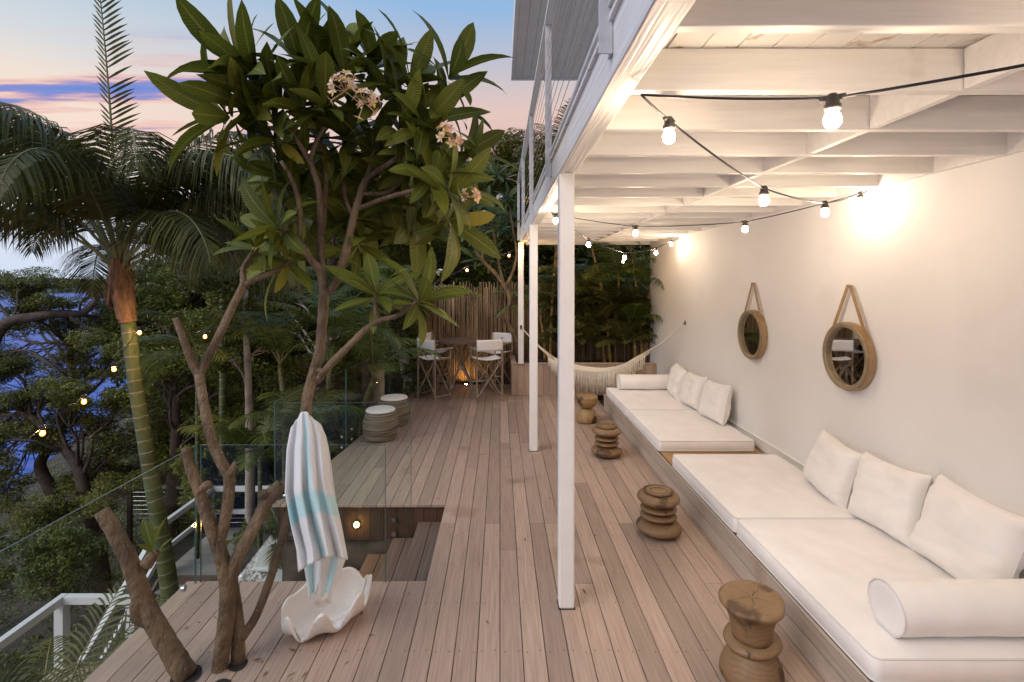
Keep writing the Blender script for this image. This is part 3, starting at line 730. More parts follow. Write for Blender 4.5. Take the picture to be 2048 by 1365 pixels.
# ------------------------------------------------------------------ round mirrors on straps
for lb, y, z in (('larger-looking round mirror on a tan strap, the nearer on the wall', 4.65, 1.66), ('round mirror on a tan strap, the farther on the wall', 6.42, 1.67)):
    t = empty('round_mirror', lb, 'mirror', 'strap mirrors on the wall', (3.198, y, z))
    def ring(prof, n=56):
        mb = MB(); vs = []
        for pr, px_ in prof:
            for k in range(n):
                a = 2*math.pi*k/n; vs.append((-px_, math.cos(a)*pr, math.sin(a)*pr))
        m = len(prof); fs = [(i*n+k, i*n+(k+1) % n, ((i+1) % m)*n+(k+1) % n, ((i+1) % m)*n+k) for i in range(m) for k in range(n)]
        mb.add(vs, fs); return mb
    ring([(.302, .002), (.306, .075), (.300, .082), (.270, .080), (.262, .070), (.262, .040), (.262, .002)]).build('frame', m_frame, t, smooth=False, bevel=.002)
    ring([(.309, .008), (.3095, .066), (.3065, .066), (.306, .008)]).build('leather_band', m_leather, t)
    mb = MB(); n = 56; mb.add([(-.045, math.cos(2*math.pi*k/n)*.263, math.sin(2*math.pi*k/n)*.263) for k in range(n)], [tuple(range(n))]); mb.build('glass', m_mirror, t)
    for s_ in (-1, 1):
        mb = MB(); top = Vector((-.028, s_*.016, .640)); a = R(38); bot = Vector((-.036, s_*.300*math.cos(a)*.98, .308*math.sin(a)))
        d = (bot-top); nrm = Vector((0, d.z, -d.y)).normalized()*.019; th = Vector((.002, 0, 0))
        mb.add([top-nrm-th, top+nrm-th, bot+nrm-th, bot-nrm-th, top-nrm+th, top+nrm+th, bot+nrm+th, bot-nrm+th], [(0, 1, 2, 3), (7, 6, 5, 4), (0, 4, 5, 1), (1, 5, 6, 2), (2, 6, 7, 3), (3, 7, 4, 0)])
        mb.build('strap', m_leather, t)
        mb = MB(); mb.tube([bot+Vector((-.004, 0, .0)), bot+Vector((-.010, 0, 0))], .011, 12); mb.tube([bot+Vector((-.02, -.012, -.03)), bot+Vector((-.02, .012, -.03))], .006, 8); mb.build('buckle', m_brass, t)
    mb = MB(); mb.tube([(0, 0, .637), (-.045, 0, .642)], .009, 10); mb.build('peg', m_frame, t)

# ------------------------------------------------------------------ hammock
hp = [P(1043, 655, 10.33), P(1085, 700, 10.2), P(1112, 724, 10.1), P(1150, 739, 9.95), P(1200, 746, 9.65), P(1240, 738, 9.4), P(1280, 714, 9.25), P(1320, 689, 9.05), P(1372, 647, 8.84)]
hp[0] = Vector((.425, 10.334, 1.40)); hp[-1] = Vector((3.17, 8.84, 1.61))
hc = catmull(hp, 10); nh = len(hc)
t = empty('hammock', 'cream cotton hammock with long fringe slung between post and wall', 'hammock', loc=(0, 0, 0))
def hpt(s):
    f = s*(nh-1); i = min(int(f), nh-2); return hc[i].lerp(hc[i+1], f-i)
hdir = (hp[-1]-hp[0]).normalized(); hside = Vector((hdir.y, -hdir.x, 0)).normalized()   # towards the camera
bed = MB()
def bedf(u, v):
    s = .17 + .64*u; w = .22*max(0, math.sin(math.pi*(s-.13)/.72))**.9 + .02
    c = v*2-1
    return hpt(s) + hside*(w*c*.75) + Vector((0, 0, -.10*(1-c*c)*w/.22 + .06*c*c*w/.22)) + Vector((0, 0, .008*math.sin(v*38)))
bed.grid(bedf, 60, 26); bed.build('bed', m_rope, t, smooth=True, solid=.012)
rp = MB()
for k in range(12):
    c = (k-5.5)/5.5
    for a, b, s0 in ((0, .22, 0), (1, .76, 1)):
        w = .22*math.sin(math.pi*(b-.13)/.72)**.9+.02
        e = hpt(b) + hside*(w*c*.75) + Vector((0, 0, .06*c*c*w/.22))
        m = hpt(a + (b-a)*.5) + hside*(w*c*.3)
        rp.tube([hpt(a), m, e], .0075, 5)
rp.build('ropes', m_rope, t, smooth=True)
fr = MB()
for k in range(150):
    s = .19 + .60*k/149; w = .22*max(0, math.sin(math.pi*(s-.13)/.72))**.9 + .02
    b = hpt(s) + hside*(w*.75) + Vector((0, 0, .06*w/.22)); L = (.20+.20*math.sin(math.pi*(s-.17)/.64)) + rnd(-.035, .035)
    fr.tube([b, b+Vector((rnd(-.01, .01), rnd(-.01, .01), -L*.5))+hside*.02, b+Vector((rnd(-.02, .02), rnd(-.015, .015), -L))+hside*.015], [.006, .0055, .007], 4)
fr.build('fringe', m_rope, t, smooth=True)
for k, (a, nrm) in enumerate(((hp[0], Vector((0, 1, 0))), (hp[-1], Vector((-1, 0, 0))))):
    hk = MB()
    if k: hk.box(3.188, 3.1995, 8.82, 8.86, 1.58, 1.65); hk.tube([(3.187, 8.84, 1.62), (3.16, 8.84, 1.60), (3.165, 8.84, 1.59)], .006, 6)
    else:
        hk.box(.405, .445, 10.328, 10.345, 1.36, 1.44); hk.tube([(.425, 10.33, 1.40), (.44, 10.315, 1.40)], .007, 6)
    hk.build('hook_plate', m_black, t)

# ------------------------------------------------------------------ bar table and director chairs
tb = empty('bar_table', 'tall round dark timber bar table on crossed bamboo legs', 'table', loc=(-.80, 10.62, .003))
mb = MB(); R0 = .46; y = -R0
while y < R0-.01:
    yb = min(y+.062, R0); xa = math.sqrt(max(.002, R0*R0-((y+yb)/2)**2))
    mb.box(-xa, xa, y+.002, yb-.002, 1.085, 1.108); y += .066
mb.build('table_top', m_table, tb, bevel=.003)
mb = MB(); n = 40; mb.lathe([(R0-.012, 1.068), (R0+.008, 1.068), (R0+.008, 1.112), (R0-.0005, 1.112)], n); mb.build('rim', m_table, tb)
def bamboo(mb, p, q, r=.017, seg=.22):
    p = Vector(p); q = Vector(q); L = (q-p).length; k = max(1, int(L/seg)); pts = []; rs = []
    for i in range(k+1):
        s = i/k
        for ds, rr in ((-.012, r), (0, r*1.22), (.012, r)):
            ss = s + ds/L
            if 0 <= ss <= 1: pts.append(p.lerp(q, ss)); rs.append(rr)
    if (pts[0]-p).length > 1e-5: pts.insert(0, p); rs.insert(0, r)
    if (pts[-1]-q).length > 1e-5: pts.append(q); rs.append(r)
    mb.tube(pts, rs, 8)
for k in range(4):
    a = R(45+90*k + 12); mb = MB()
    bamboo(mb, (.42*math.cos(a), .42*math.sin(a), 0), (-.32*math.cos(a+.25), -.32*math.sin(a+.25), 1.068), .022); mb.build('leg', m_bamboo, tb, smooth=True)
mb = MB(); mb.lathe([(.05, .50), (.055, .53), (.05, .56)], 14); mb.build('binding', m_rope, tb)

def chair():
    t = empty('director_chair', '', 'chair', 'canvas bar chairs round the table')
    w = .255; d = .20
    for sx in (-1, 1):
        for sy, top in ((-1, 1.235), (1, 1.0)):
            mb = MB(); bamboo(mb, (sx*w, sy*d, 0), (sx*w, sy*d, top), .0165, .19); mb.build('leg', m_bamboo, t, smooth=True)
        mb = MB(); bamboo(mb, (sx*w, -d-.02, 1.005), (sx*w, d+.05, 1.005), .021, .2); mb.build('armrest', m_bamboo, t, smooth=True)
        mb = MB(); bamboo(mb, (sx*w, -d, .82), (sx*w, d, .82), .016); bamboo(mb, (sx*w, -d, .10), (sx*w, d, .10), .014); mb.build('side_rail', m_bamboo, t, smooth=True)
    for sy in (-1, 1):
        mb = MB(); bamboo(mb, (-w, sy*d+.02*sy, .10), (w, sy*d+.02*sy, .80), .0155); bamboo(mb, (w, sy*d-.02*sy, .10), (-w, sy*d-.02*sy, .80), .0155); mb.build('cross_brace', m_bamboo, t, smooth=True)
    mb = MB(); bamboo(mb, (-w, d+.03, .33), (w, d+.03, .33), .015); bamboo(mb, (-w, d-.02, .33), (w, d-.02, .33), .013); mb.build('footrest', m_bamboo, t, smooth=True)
    mb = MB(); mb.grid(lambda u, v: Vector((-w+.0+2*w*u, -d+2*d*v, .835-.035*math.sin(math.pi*u))), 14, 6); mb.build('seat', m_canvas, t, smooth=True, solid=.005)
    mb = MB(); mb.grid(lambda u, v: Vector((-w-.01+(2*w+.02)*u, -d-.022-.03*math.sin(math.pi*u), .985+.215*v)), 14, 5); mb.build('backrest', m_canvas, t, smooth=True, solid=.005)
    return t
ch0 = chair()
spots = [(-1.30, 10.12, -42, 'white canvas bar chair left of the table, nearer of the two on that side'), (-.27, 10.08, 20, 'canvas bar chair right of the table, its back squarely towards the deck'),
         (-1.42, 11.02, -115, 'canvas bar chair left of the table, tight against the stick fence'), (-.06, 10.98, 150, 'white canvas bar chair right of the table, in the corner by the planter')]
for k, (x, y, rz, lb) in enumerate(spots):
    c = ch0 if k == 0 else copy_tree(ch0)
    c.location = (x, y, .003); c.rotation_euler = (0, 0, R(rz)); c['label'] = lb

# uplight at the fence
t = empty('ground_uplight', 'small lit uplight on the deck at the foot of the stick fence', 'uplight', loc=(-.76, 11.46, .003))
mb = MB(); mb.lathe([(.045, 0), (.045, .022), (.036, .024), (.033, .016)], 20); mb.build('housing', m_steel, t)
mb = MB(); mb.lathe([(.032, .017), (0, .020)], 12); mb.build('lens', m_uplight, t)
# step lamp in the well
t = empty('step_lamp', 'round lit step lamp on the dark boards of the step well', 'lamp', loc=(-1.505, 5.384, -.215))
mb = MB(); mb.tube([(0, 0, 0), (0, -.012, 0)], .040, 20); mb.build('bezel', m_black, t)
mb = MB(); mb.sphere((0, -.016, 0), .024, 12, 8); mb.build('lens', m_step, t)

# ------------------------------------------------------------------ festoon lights
m_cable = pmat('festoon_cable', (.012, .013, .016), rough=.5)
m_sock = pmat('lamp_socket', (.05, .045, .04), (.09, .08, .07), 20, .5)
def festoon(label, pts, bulbs, sub=8, amber=False):
    """pts: cable support/bulb points in order; bulbs: indices that carry a lamp"""
    t = empty('festoon_string', label, 'string lights', 'festoon strings with warm bulbs', tuple(pts[0]))
    o0 = Vector(pts[0]); cb = MB(); path = []
    for i in range(len(pts)-1):
        a, b = Vector(pts[i]), Vector(pts[i+1]); L = (b-a).length
        for k in range(sub):
            s = k/sub; path.append(a.lerp(b, s) + Vector((0, 0, -.012*L*4*s*(1-s))) - o0)
    path.append(Vector(pts[-1])-o0)
    cb.tube(path, .0048, 6); cb.build('cable', m_cable, t, smooth=True)
    for i in bulbs:
        c = Vector(pts[i])-o0; a = path[min(i*sub+1, len(path)-1)]; b = path[max(i*sub-1, 0)]; d = (a-b); d.z = 0; d.normalize()
        s = MB(); s.tube([c-d*.036+Vector((0, 0, .002)), c+d*.036+Vector((0, 0, .002))], [.009, .009], 10)
        s.lathe([(.012, .014), (.019, .004), (.020, -.018), (.025, -.022), (.025, -.034), (.020, -.040)], 14, tuple(c)); so = s.build('socket', m_sock, t, smooth=True)
        u = MB(); u.lathe([(.010, -.038), (.015, -.044), (.0225, -.056), (.0255, -.069), (.0235, -.083), (.016, -.093), (.007, -.0975), (0, -.098)], 14, tuple(c))
        u.build('bulb', m_amber if amber else m_bulb, so, smooth=True)
        if amber:
            w_ = MB(); w_.sphere(tuple(c+Vector((0, 0, -.069))), .0115, 8, 6); w_.build('filament', m_fil, so, smooth=True)
def B(px, py, D): return P(px, py, D) + Vector((0, 0, .069))
H1 = Vector((.552, 2.0, 3.075)); W1 = Vector((3.185, 4.44, 3.12)); H2 = Vector((.556, 5.56, 3.09)); W2 = Vector((3.185, 9.1, 3.09)); H3 = Vector((.46, 10.32, 3.06))
festoon('nearest festoon string, one bulb, running off to the wall overhead', [Vector((3.19, .15, 3.10)), B(1665, 240, 1.64)-Vector((-.9, .55, -.05)), B(1665, 240, 1.64), H1], [1, 2])
festoon('festoon string from the beam to the wall spot above the larger mirror', [H1, B(1338, 274, 2.14), B(1528, 402, 2.85), B(1650, 426, 3.60), W1-Vector((.12, .085, .03)), W1], [1, 2, 3, 4])
festoon('festoon string sagging back from the wall to the middle of the beam', [W1, B(1490, 459, 4.81), B(1271, 467, 5.19), Vector((.60, 5.52, 3.06)), H2], [1, 2, 3])
festoon('festoon string from the beam to the far end of the wall', [H2, B(1177, 490, 6.31), B(1249, 516, 7.23), B(1312, 506, 8.28), W2-Vector((.18, .12, .04)), W2], [1, 2, 3, 4])
festoon('farthest festoon string under the balcony, ending at the far post', [W2, B(1246, 524, 9.65), Vector((.62, 10.2, 3.02)), H3], [1, 2], amber=True)
far = [H3, B(1018, 512, 10.25), B(934, 541, 9.9), P(800, 600, 9.2), P(560, 640, 8.0), B(410, 674, 7.3), B(279, 666, 6.70), B(228, 739, 6.2), B(168, 804, 5.7), B(85, 867, 5.15), P(-60, 975, 4.6)]
festoon('festoon string looped out through the garden trees and round the palm trunk', far, [1, 2, 5, 6, 7, 8, 9], amber=True)

# ------------------------------------------------------------------ giant clam shell and towel
t = empty('clam_shell', 'large white fluted clam shell lying open on the deck under the towel', 'shell', loc=(-1.20, 3.52, .002), rz=R(37))
def shell(u, v, sc=1.0):
    """u round the rim, v from the keel to the lip"""
    a = 2*math.pi*u; ca, sa = math.cos(a), math.sin(a)
    front = min(1.0, max(0.12, .55-sa*.9))     # the fluted side
    fl = math.cos(a*7.0+.9); fl = (abs(fl)**.8)*(1 if fl > 0 else -1)
    lip = v**1.6
    rx = .285*(1+.05*fl*lip*front); ry = .170*(1+.24*fl*lip*front)
    rr = (1-(1-v)**2.3)
    z = .125*v**1.9 + .095*fl*lip*v*front + (.10*lip*sa if sa > 0 else 0) + .07*lip*max(0, ca)
    return Vector((rx*rr*ca*sc, ry*rr*sa*sc - .05*v*(1 if sa < 0 else .4), max(.004, z+.012*(1-v)+.0022*math.sin(v*70)*v)))
mb = MB(); mb.grid(shell, 120, 56); mb.build('valve', m_shell, t, smooth=True, solid=.022)

m_towel = bpy.data.materials.new('towel_terry'); m_towel.use_nodes = True
_t = m_towel.node_tree; _b = _t.nodes['Principled BSDF']; _b.inputs['Roughness'].default_value = .95; _b.inputs['Sheen Weight'].default_value = .3
_c = N(_t, 'ShaderNodeTexCoord'); _m = N(_t, 'ShaderNodeMapping'); _m.inputs['Scale'].default_value = (1.55, 1.3, 1); _m.inputs['Location'].default_value = (.15, .12, 0); _t.links.new(_c.outputs['UV'], _m.inputs[0])
_s = N(_t, 'ShaderNodeSeparateXYZ'); _t.links.new(_m.outputs[0], _s.inputs[0])
def _sq(outp):
    f_ = N(_t, 'ShaderNodeMath', operation='FRACT'); _t.links.new(outp, f_.inputs[0])
    r_ = ramp(_t, [(0.0, (0, 0, 0)), (.03, (1, 1, 1)), (.80, (1, 1, 1)), (.84, (0, 0, 0))]); _t.links.new(f_.outputs[0], r_.inputs[0]); return r_.outputs[0]
_x = _sq(_s.outputs['X']); _y = _sq(_s.outputs['Y'])
_d = N(_t, 'ShaderNodeMath', operation='MULTIPLY'); _t.links.new(_x, _d.inputs[0]); _t.links.new(_y, _d.inputs[1])
_mx = N(_t, 'ShaderNodeMix', data_type='RGBA'); _mx.inputs['A'].default_value = (.50, .76, .78, 1); _mx.inputs['B'].default_value = (.76, .79, .78, 1); _t.links.new(_d.outputs[0], _mx.inputs['Factor'])
_t.links.new(_mx.outputs['Result'], _b.inputs['Base Color'])
_n = N(_t, 'ShaderNodeTexNoise'); _n.inputs['Scale'].default_value = 240; _t.links.new(_c.outputs['Object'], _n.inputs['Vector'])
_bp = N(_t, 'ShaderNodeBump'); _bp.inputs['Strength'].default_value = .5; _bp.inputs['Distance'].default_value = .004; _t.links.new(_n.outputs['Fac'], _bp.inputs['Height']); _t.links.new(_bp.outputs[0], _b.inputs['Normal'])
TD = 3.34
tw = empty('beach_towel', 'pale turquoise and white striped towel hung from a tree branch', 'towel', loc=tuple(P(612, 828, TD)))
def towel_sheet(edgeL, edgeR, hemfn, depth0, nf, amp, ph, uvo):
    """edgeL/edgeR: lists of (py, px) outlines; folds run down the cloth"""
    def at(lst, py):
        for (a, xa), (b, xb) in zip(lst[:-1], lst[1:]):
            if a <= py <= b: return xa + (xb-xa)*(py-a)/(b-a)
        return lst[-1][1] if py > lst[-1][0] else lst[0][1]
    def f(u, v):
        y0 = 824 + 40*max(0, .30-u)**1.2/.30 + 26*max(0, u-.62)/.38; y1 = hemfn(u); py = y0 + (y1-y0)*v
        xl, xr = at(edgeL, py), at(edgeR, py)
        w = (xr-xl)
        fold = math.sin(u*nf*2*math.pi + ph + 1.3*math.sin(v*3+ph) + 1.5*u) + .45*math.sin(u*nf*5.3+2.1*v+ph*2) + .5*nz(u*5, v*2.2, ph, 1.0)
        px = xl + w*(u + .035*math.sin(u*nf*4*math.pi+ph+v*2)*(1-abs(2*u-1)))
        dd = depth0 - amp*fold*min(1, .35+v*1.3)*(w/130) + .10*(2*u-1)**2*min(1, w/120)
        q = P(px, py, TD + dd); return q - tw.location
    mb = MB(); mb.grid(f, 90, 60); mb.uv = [tuple((a+uvo[0], b+uvo[1]) for a, b in q) if q else q for q in mb.uv]; return mb
L1 = [(820, 597), (842, 586), (868, 580), (900, 574), (985, 570), (1050, 582), (1100, 594), (1140, 597), (1215, 612)]
R1 = [(820, 622), (846, 640), (872, 652), (900, 658), (980, 668), (1060, 684), (1118, 695), (1215, 664)]
towel_sheet(L1, R1, lambda u: 1118 + 26*(1-u)**2 - 14*u + (0 if u < .62 else 16*(u-.62)/.38), -.14, 3.3, .055, .5, (0, 0)).build('front_fold', m_towel, tw, smooth=True, solid=.008)
L2 = [(826, 602), (900, 588), (985, 582), (1100, 606), (1140, 610), (1215, 622)]
R2 = [(826, 616), (900, 648), (1060, 676), (1120, 690), (1215, 655)]
towel_sheet(L2, R2, lambda u: 1206 - 22*abs(math.sin(u*6.0+.4)) - (34 if .30 < u < .52 else 0)*math.sin(math.pi*(u-.3)/.22 if .3 < u < .52 else 0), .06, 2.2, .06, 2.4, (.37, .21)).build('back_fold', m_towel, tw, smooth=True, solid=.008)

# ------------------------------------------------------------------ frangipani growing through the deck
def limb(mb, pts, w, n=9, sub=6, jit=.06):
    """pts: (px,py,D); w: widths in photo pixels at each point"""
    w = [x if x < 30 else 30+(x-30)*.62 for x in w]
    q = catmull([P(*p) for p in pts], sub); rr = lerps([wi*(.345 if wi > 22 else .40)*p[2]/F for wi, p in zip(w, pts)], sub)
    # knotty bark: slight radius wobble
    rr = [r*(1+.07*nz(i*.9, pts[0][0], 0)) for i, r in enumerate(rr)]
    mb.tube(q, rr, n, jit=jit)
fg = empty('frangipani_tree', 'big frangipani growing up through the deck, with broad leaves and the towel on its branch', 'tree', loc=tuple(P(455, 1340, 3.08)))
tk = MB()
def T(pts, w, **k): limb(tk, pts, w, **k)
T([(372, 1352, 3.05), (335, 1290, 3.05), (290, 1210, 3.05), (262, 1130, 3.04), (232, 1070, 3.03), (203, 1022, 3.02)], [82, 70, 66, 56, 50, 44], n=14)
T([(310, 1245, 3.05), (278, 1235, 3.02), (268, 1205, 3.0)], [46, 40, 26])
T([(292, 1130, 3.05), (306, 1112, 3.06), (312, 1104, 3.06)], [44, 30, 20])
T([(432, 1380, 3.10), (446, 1290, 3.10), (456, 1200, 3.11), (452, 1150, 3.12), (436, 1092, 3.12), (414, 1030, 3.12), (396, 975, 3.12), (378, 925, 3.12), (372, 896, 3.12)], [50, 54, 56, 52, 44, 38, 33, 28, 26], n=12)
T([(398, 985, 3.12), (412, 972, 3.11), (418, 970, 3.10)], [28, 26, 24])
T([(436, 1092, 3.12), (448, 1050, 3.14), (456, 1005, 3.15), (458, 955, 3.16), (440, 920, 3.18), (425, 885, 3.2), (412, 830, 3.22), (405, 790, 3.25), (398, 750, 3.27)], [36, 34, 32, 31, 30, 28, 27, 26, 27], n=11)
T([(456, 955, 3.16), (466, 938, 3.15), (470, 924, 3.15)], [26, 20, 9])
T([(398, 752, 3.27), (384, 726, 3.26), (371, 690, 3.25), (360, 660, 3.24), (350, 636, 3.23)], [24, 20, 18, 17, 14])
T([(398, 752, 3.27), (418, 712, 3.32), (440, 668, 3.38), (466, 612, 3.45), (488, 570, 3.5)], [24, 22, 20, 19, 18])
T([(488, 570, 3.5), (487, 540, 3.52), (500, 515, 3.55), (514, 496, 3.58)], [17, 15, 13, 11])
T([(488, 570, 3.5), (520, 556, 3.52), (556, 540, 3.55), (580, 520, 3.57)], [16, 13, 12, 11])
T([(476, 1330, 3.16), (476, 1270, 3.17), (470, 1215, 3.18), (462, 1160, 3.18)], [46, 42, 44, 40], n=11)
T([(484, 1275, 3.17), (512, 1232, 3.2), (536, 1170, 3.24), (554, 1112, 3.28), (572, 1045, 3.34), (590, 965, 3.4), (606, 870, 3.46)], [28, 24, 21, 20, 19, 18, 17])
T([(455, 1170, 3.12), (474, 1118, 3.14), (498, 1072, 3.18), (518, 1035, 3.24), (540, 996, 3.30), (572, 970, 3.36), (600, 930, 3.42), (610, 860, 3.48), (614, 800, 3.5), (628, 745, 3.52), (640, 700, 3.54), (645, 640, 3.56), (648, 580, 3.58)],
  [44, 42, 40, 40, 42, 36, 34, 34, 33, 31, 30, 29, 31], n=13)
T([(560, 968, 3.35), (531, 990, 3.28), (526, 986, 3.24)], [30, 26, 20])
T([(626, 740, 3.52), (645, 742, 3.50), (652, 738, 3.49)], [16, 12, 10])
T([(648, 590, 3.58), (640, 545, 3.56), (616, 512, 3.55), (597, 480, 3.54), (575, 466, 3.52), (556, 455, 3.5)], [24, 21, 19, 17, 14, 11])
T([(597, 480, 3.54), (600, 440, 3.5), (597, 400, 3.46), (582, 356, 3.4), (562, 322, 3.36)], [14, 13, 12, 11, 10])
T([(646, 570, 3.58), (642, 512, 3.6), (640, 430, 3.62), (637, 376, 3.62), (620, 326, 3.6), (600, 290, 3.58), (576, 256, 3.56)], [22, 19, 17, 16, 14, 12, 10])
T([(620, 326, 3.6), (631, 286, 3.55), (650, 254, 3.5)], [13, 11, 10])
T([(644, 470, 3.6), (650, 405, 3.7), (652, 356, 3.78), (646, 319, 3.82), (640, 276, 3.85)], [15, 13, 12, 12, 10])
T([(648, 590, 3.58), (670, 566, 3.62), (689, 512, 3.68), (700, 468, 3.72), (710, 424, 3.74), (729, 366, 3.74), (751, 345, 3.72), (786, 322, 3.7), (820, 296, 3.68)], [27, 25, 22, 20, 18, 17, 14, 13, 11])
T([(729, 366, 3.74), (740, 338, 3.8), (746, 310, 3.85), (770, 270, 3.9)], [13, 12, 11, 9])
T([(717, 418, 3.74), (770, 397, 3.66), (820, 383, 3.58), (849, 374, 3.52), (862, 352, 3.5)], [13, 12, 11, 10, 8])
T([(849, 374, 3.52), (870, 372, 3.48), (896, 378, 3.45)], [8, 8, 7])
T([(724, 388, 3.74), (770, 386, 3.82), (800, 366, 3.88), (822, 346, 3.92)], [11, 10, 9, 8])
T([(705, 430, 3.74), (691, 396, 3.8), (686, 334, 3.85), (690, 280, 3.9)], [12, 11, 10, 8])
T([(634, 762, 3.52), (664, 726, 3.48), (700, 690, 3.44), (730, 660, 3.40), (760, 642, 3.36), (800, 630, 3.32), (826, 610, 3.3), (840, 600, 3.3)], [20, 19, 17, 15, 14, 12, 11, 9])
T([(755, 645, 3.37), (750, 615, 3.40), (752, 586, 3.42)], [12, 11, 9])
off = fg.location
oph = MB()
for px, py, r_ in ((374, 1352, .082), (441, 1374, .058), (476, 1331, .055)):
    c_ = P(px, py, 2406.4/(py-561)); nn = 20
    oph.add([(c_.x+r_*(1+.05*math.sin(6*math.pi*k/nn+px))*math.cos(2*math.pi*k/nn), c_.y+r_*(1+.05*math.sin(6*math.pi*k/nn+px))*math.sin(2*math.pi*k/nn), .0035) for k in range(nn)], [tuple(range(nn))])
oo = oph.build('deck_openings', m_gap); tag(oo, 'dark cut openings in the deck round the trunks', 'openings', kind='structure')
tk.v = [(v[0]-off.x, v[1]-off.y, v[2]-off.z) for v in tk.v]
tk.build('trunk', m_bark, fg, smooth=True)

def leaf(mb, base, d, nrm, L, W, droop, fold=.25, nseg=7):
    """broad pointed leaf from base along d; nrm is its upper side"""
    d = d.normalized(); side = d.cross(nrm).normalized(); up = side.cross(d).normalized()
    vs = []; uv = []; p = Vector(base); ang = 0
    for i in range(nseg+1):
        v = i/nseg
        w = W*.5*max(0, math.sin(math.pi*min(1, (.03+.97*v)**1.08)))**.78
        if i == 0: w = W*.06
        if i == nseg: w = .0015
        dd = d*math.cos(ang) - up*math.sin(ang); uu = up*math.cos(ang) + d*math.sin(ang)
        vs += [p - side*w + uu*w*fold, p, p + side*w + uu*w*fold]; uv.append(v)
        p = p + dd*(L/nseg); ang += droop/nseg*(0.6+.8*v)
    fs = []; us = []
    for i in range(nseg):
        a = i*3; b = a+3
        fs += [(a, a+1, b+1, b), (a+1, a+2, b+2, b+1)]
        us += [((0, uv[i]), (.5, uv[i]), (.5, uv[i+1]), (0, uv[i+1])), ((.5, uv[i]), (1, uv[i]), (1, uv[i+1]), (.5, uv[i+1]))]
    mb.add(vs, fs, us)
def rosette(mb, c, axis, n, L, spread=(12, 100), W=.29, droop=(.2, .9)):
    axis = Vector(axis).normalized(); a = axis.cross(Vector((.3, .9, .1))).normalized(); b = axis.cross(a)
    ph = rnd(0, 6)
    for k in range(n):
        th = ph + k*2.39996; s = (k+.5)/n
        el = R(spread[0] + (spread[1]-spread[0])*s + rnd(-9, 9))
        d = axis*math.cos(el) + (a*math.cos(th)+b*math.sin(th))*math.sin(el)
        up = axis*math.sin(el) - (a*math.cos(th)+b*math.sin(th))*math.cos(el)
        l = L*(.62+.38*math.sin(math.pi*min(1, s+.25)))*rnd(.82, 1.14)
        leaf(mb, c - axis*(.05*s) + d*.012, d, up + Vector((rnd(-.2, .2), rnd(-.2, .2), rnd(-.1, .2))), l, l*W*rnd(.88, 1.12), rnd(*droop), fold=rnd(.04, .2))
ros = [(512, 150, 3.5, -.5, .5, 15, 128), (560, 205, 3.55, -.35, .4, 14, 120), (600, 110, 3.7, -.1, .8, 13, 112), (655, 120, 3.75, .1, 1, 14, 118), (700, 95, 3.8, .15, .9, 12, 105), (650, 205, 3.5, 0, .6, 14, 118),
       (690, 150, 3.6, .1, .9, 12, 110), (745, 130, 3.8, .25, .9, 13, 110), (770, 190, 3.7, .4, .7, 13, 115), (820, 165, 3.65, .55, .7, 14, 110), (800, 250, 3.6, .45, .35, 13, 115), (850, 245, 3.55, .7, .4, 14, 112),
       (880, 210, 3.7, .8, .4, 10, 92), (548, 275, 3.6, -.6, .2, 12, 112), (605, 215, 3.5, -.3, .5, 12, 112), (500, 215, 3.5, -.7, .3, 10, 118), (690, 270, 3.85, 0, .6, 12, 110), (640, 268, 3.85, 0, .6, 11, 105), (746, 290, 3.9, .2, .6, 12, 112),
       (828, 290, 3.68, .5, .2, 13, 110), (824, 342, 3.92, .5, .2, 12, 100), (866, 348, 3.5, .6, .3, 13, 105), (900, 378, 3.42, .85, .1, 14, 100), (556, 452, 3.5, -.7, .3, 14, 105), (514, 494, 3.58, -.1, .8, 9, 80), (582, 516, 3.57, .6, .4, 9, 85),
       (600, 380, 3.9, -.2, .4, 12, 105), (690, 330, 4.0, 0, .5, 11, 105), (752, 582, 3.42, 0, 1, 11, 95), (842, 596, 3.3, .6, .6, 15, 98), (700, 430, 4.05, .1, .3, 10, 92), (790, 400, 4.1, .4, .2, 12, 100), (640, 180, 3.95, 0, .8, 12, 110),
       (600, 440, 4.2, -.1, -.2, 10, 105), (680, 400, 4.25, 0, -.3, 11, 110), (760, 350, 4.2, .2, -.3, 11, 110), (830, 430, 4.2, .4, -.2, 11, 105), (560, 520, 4.0, -.4, -.1, 10, 100), (740, 440, 4.3, .1, -.3, 10, 105), (900, 440, 3.9, .6, -.3, 11, 105), (620, 340, 4.1, -.2, -.4, 11, 115), (810, 330, 4.0, .5, -.3, 10, 105), (455, 230, 3.45, -.9, .1, 11, 120), (480, 130, 3.5, -.8, .5, 11, 125), (900, 150, 3.7, .8, .5, 11, 110), (560, 350, 3.9, -.5, 0, 10, 100), (720, 480, 4.0, .2, .3, 11, 90), (930, 300, 3.8, .9, .2, 12, 95)]
cr = MB()
for (px, py, D, ax, az_, n, L) in ros:
    c = P(px, py + (22 if py < 130 else 4), D) - off
    rosette(cr, c, (ax, rnd(-.6, -.05), az_+.12), n+1, L*1.24*D/F, spread=(18, 124), W=.29, droop=(.3, 1.25))
rosette(cr, P(306, 1098, 3.06)-off, (-.2, 0, 1), 4, .20, spread=(10, 60))
cr.build('crown', m_frangi, fg, smooth=True)
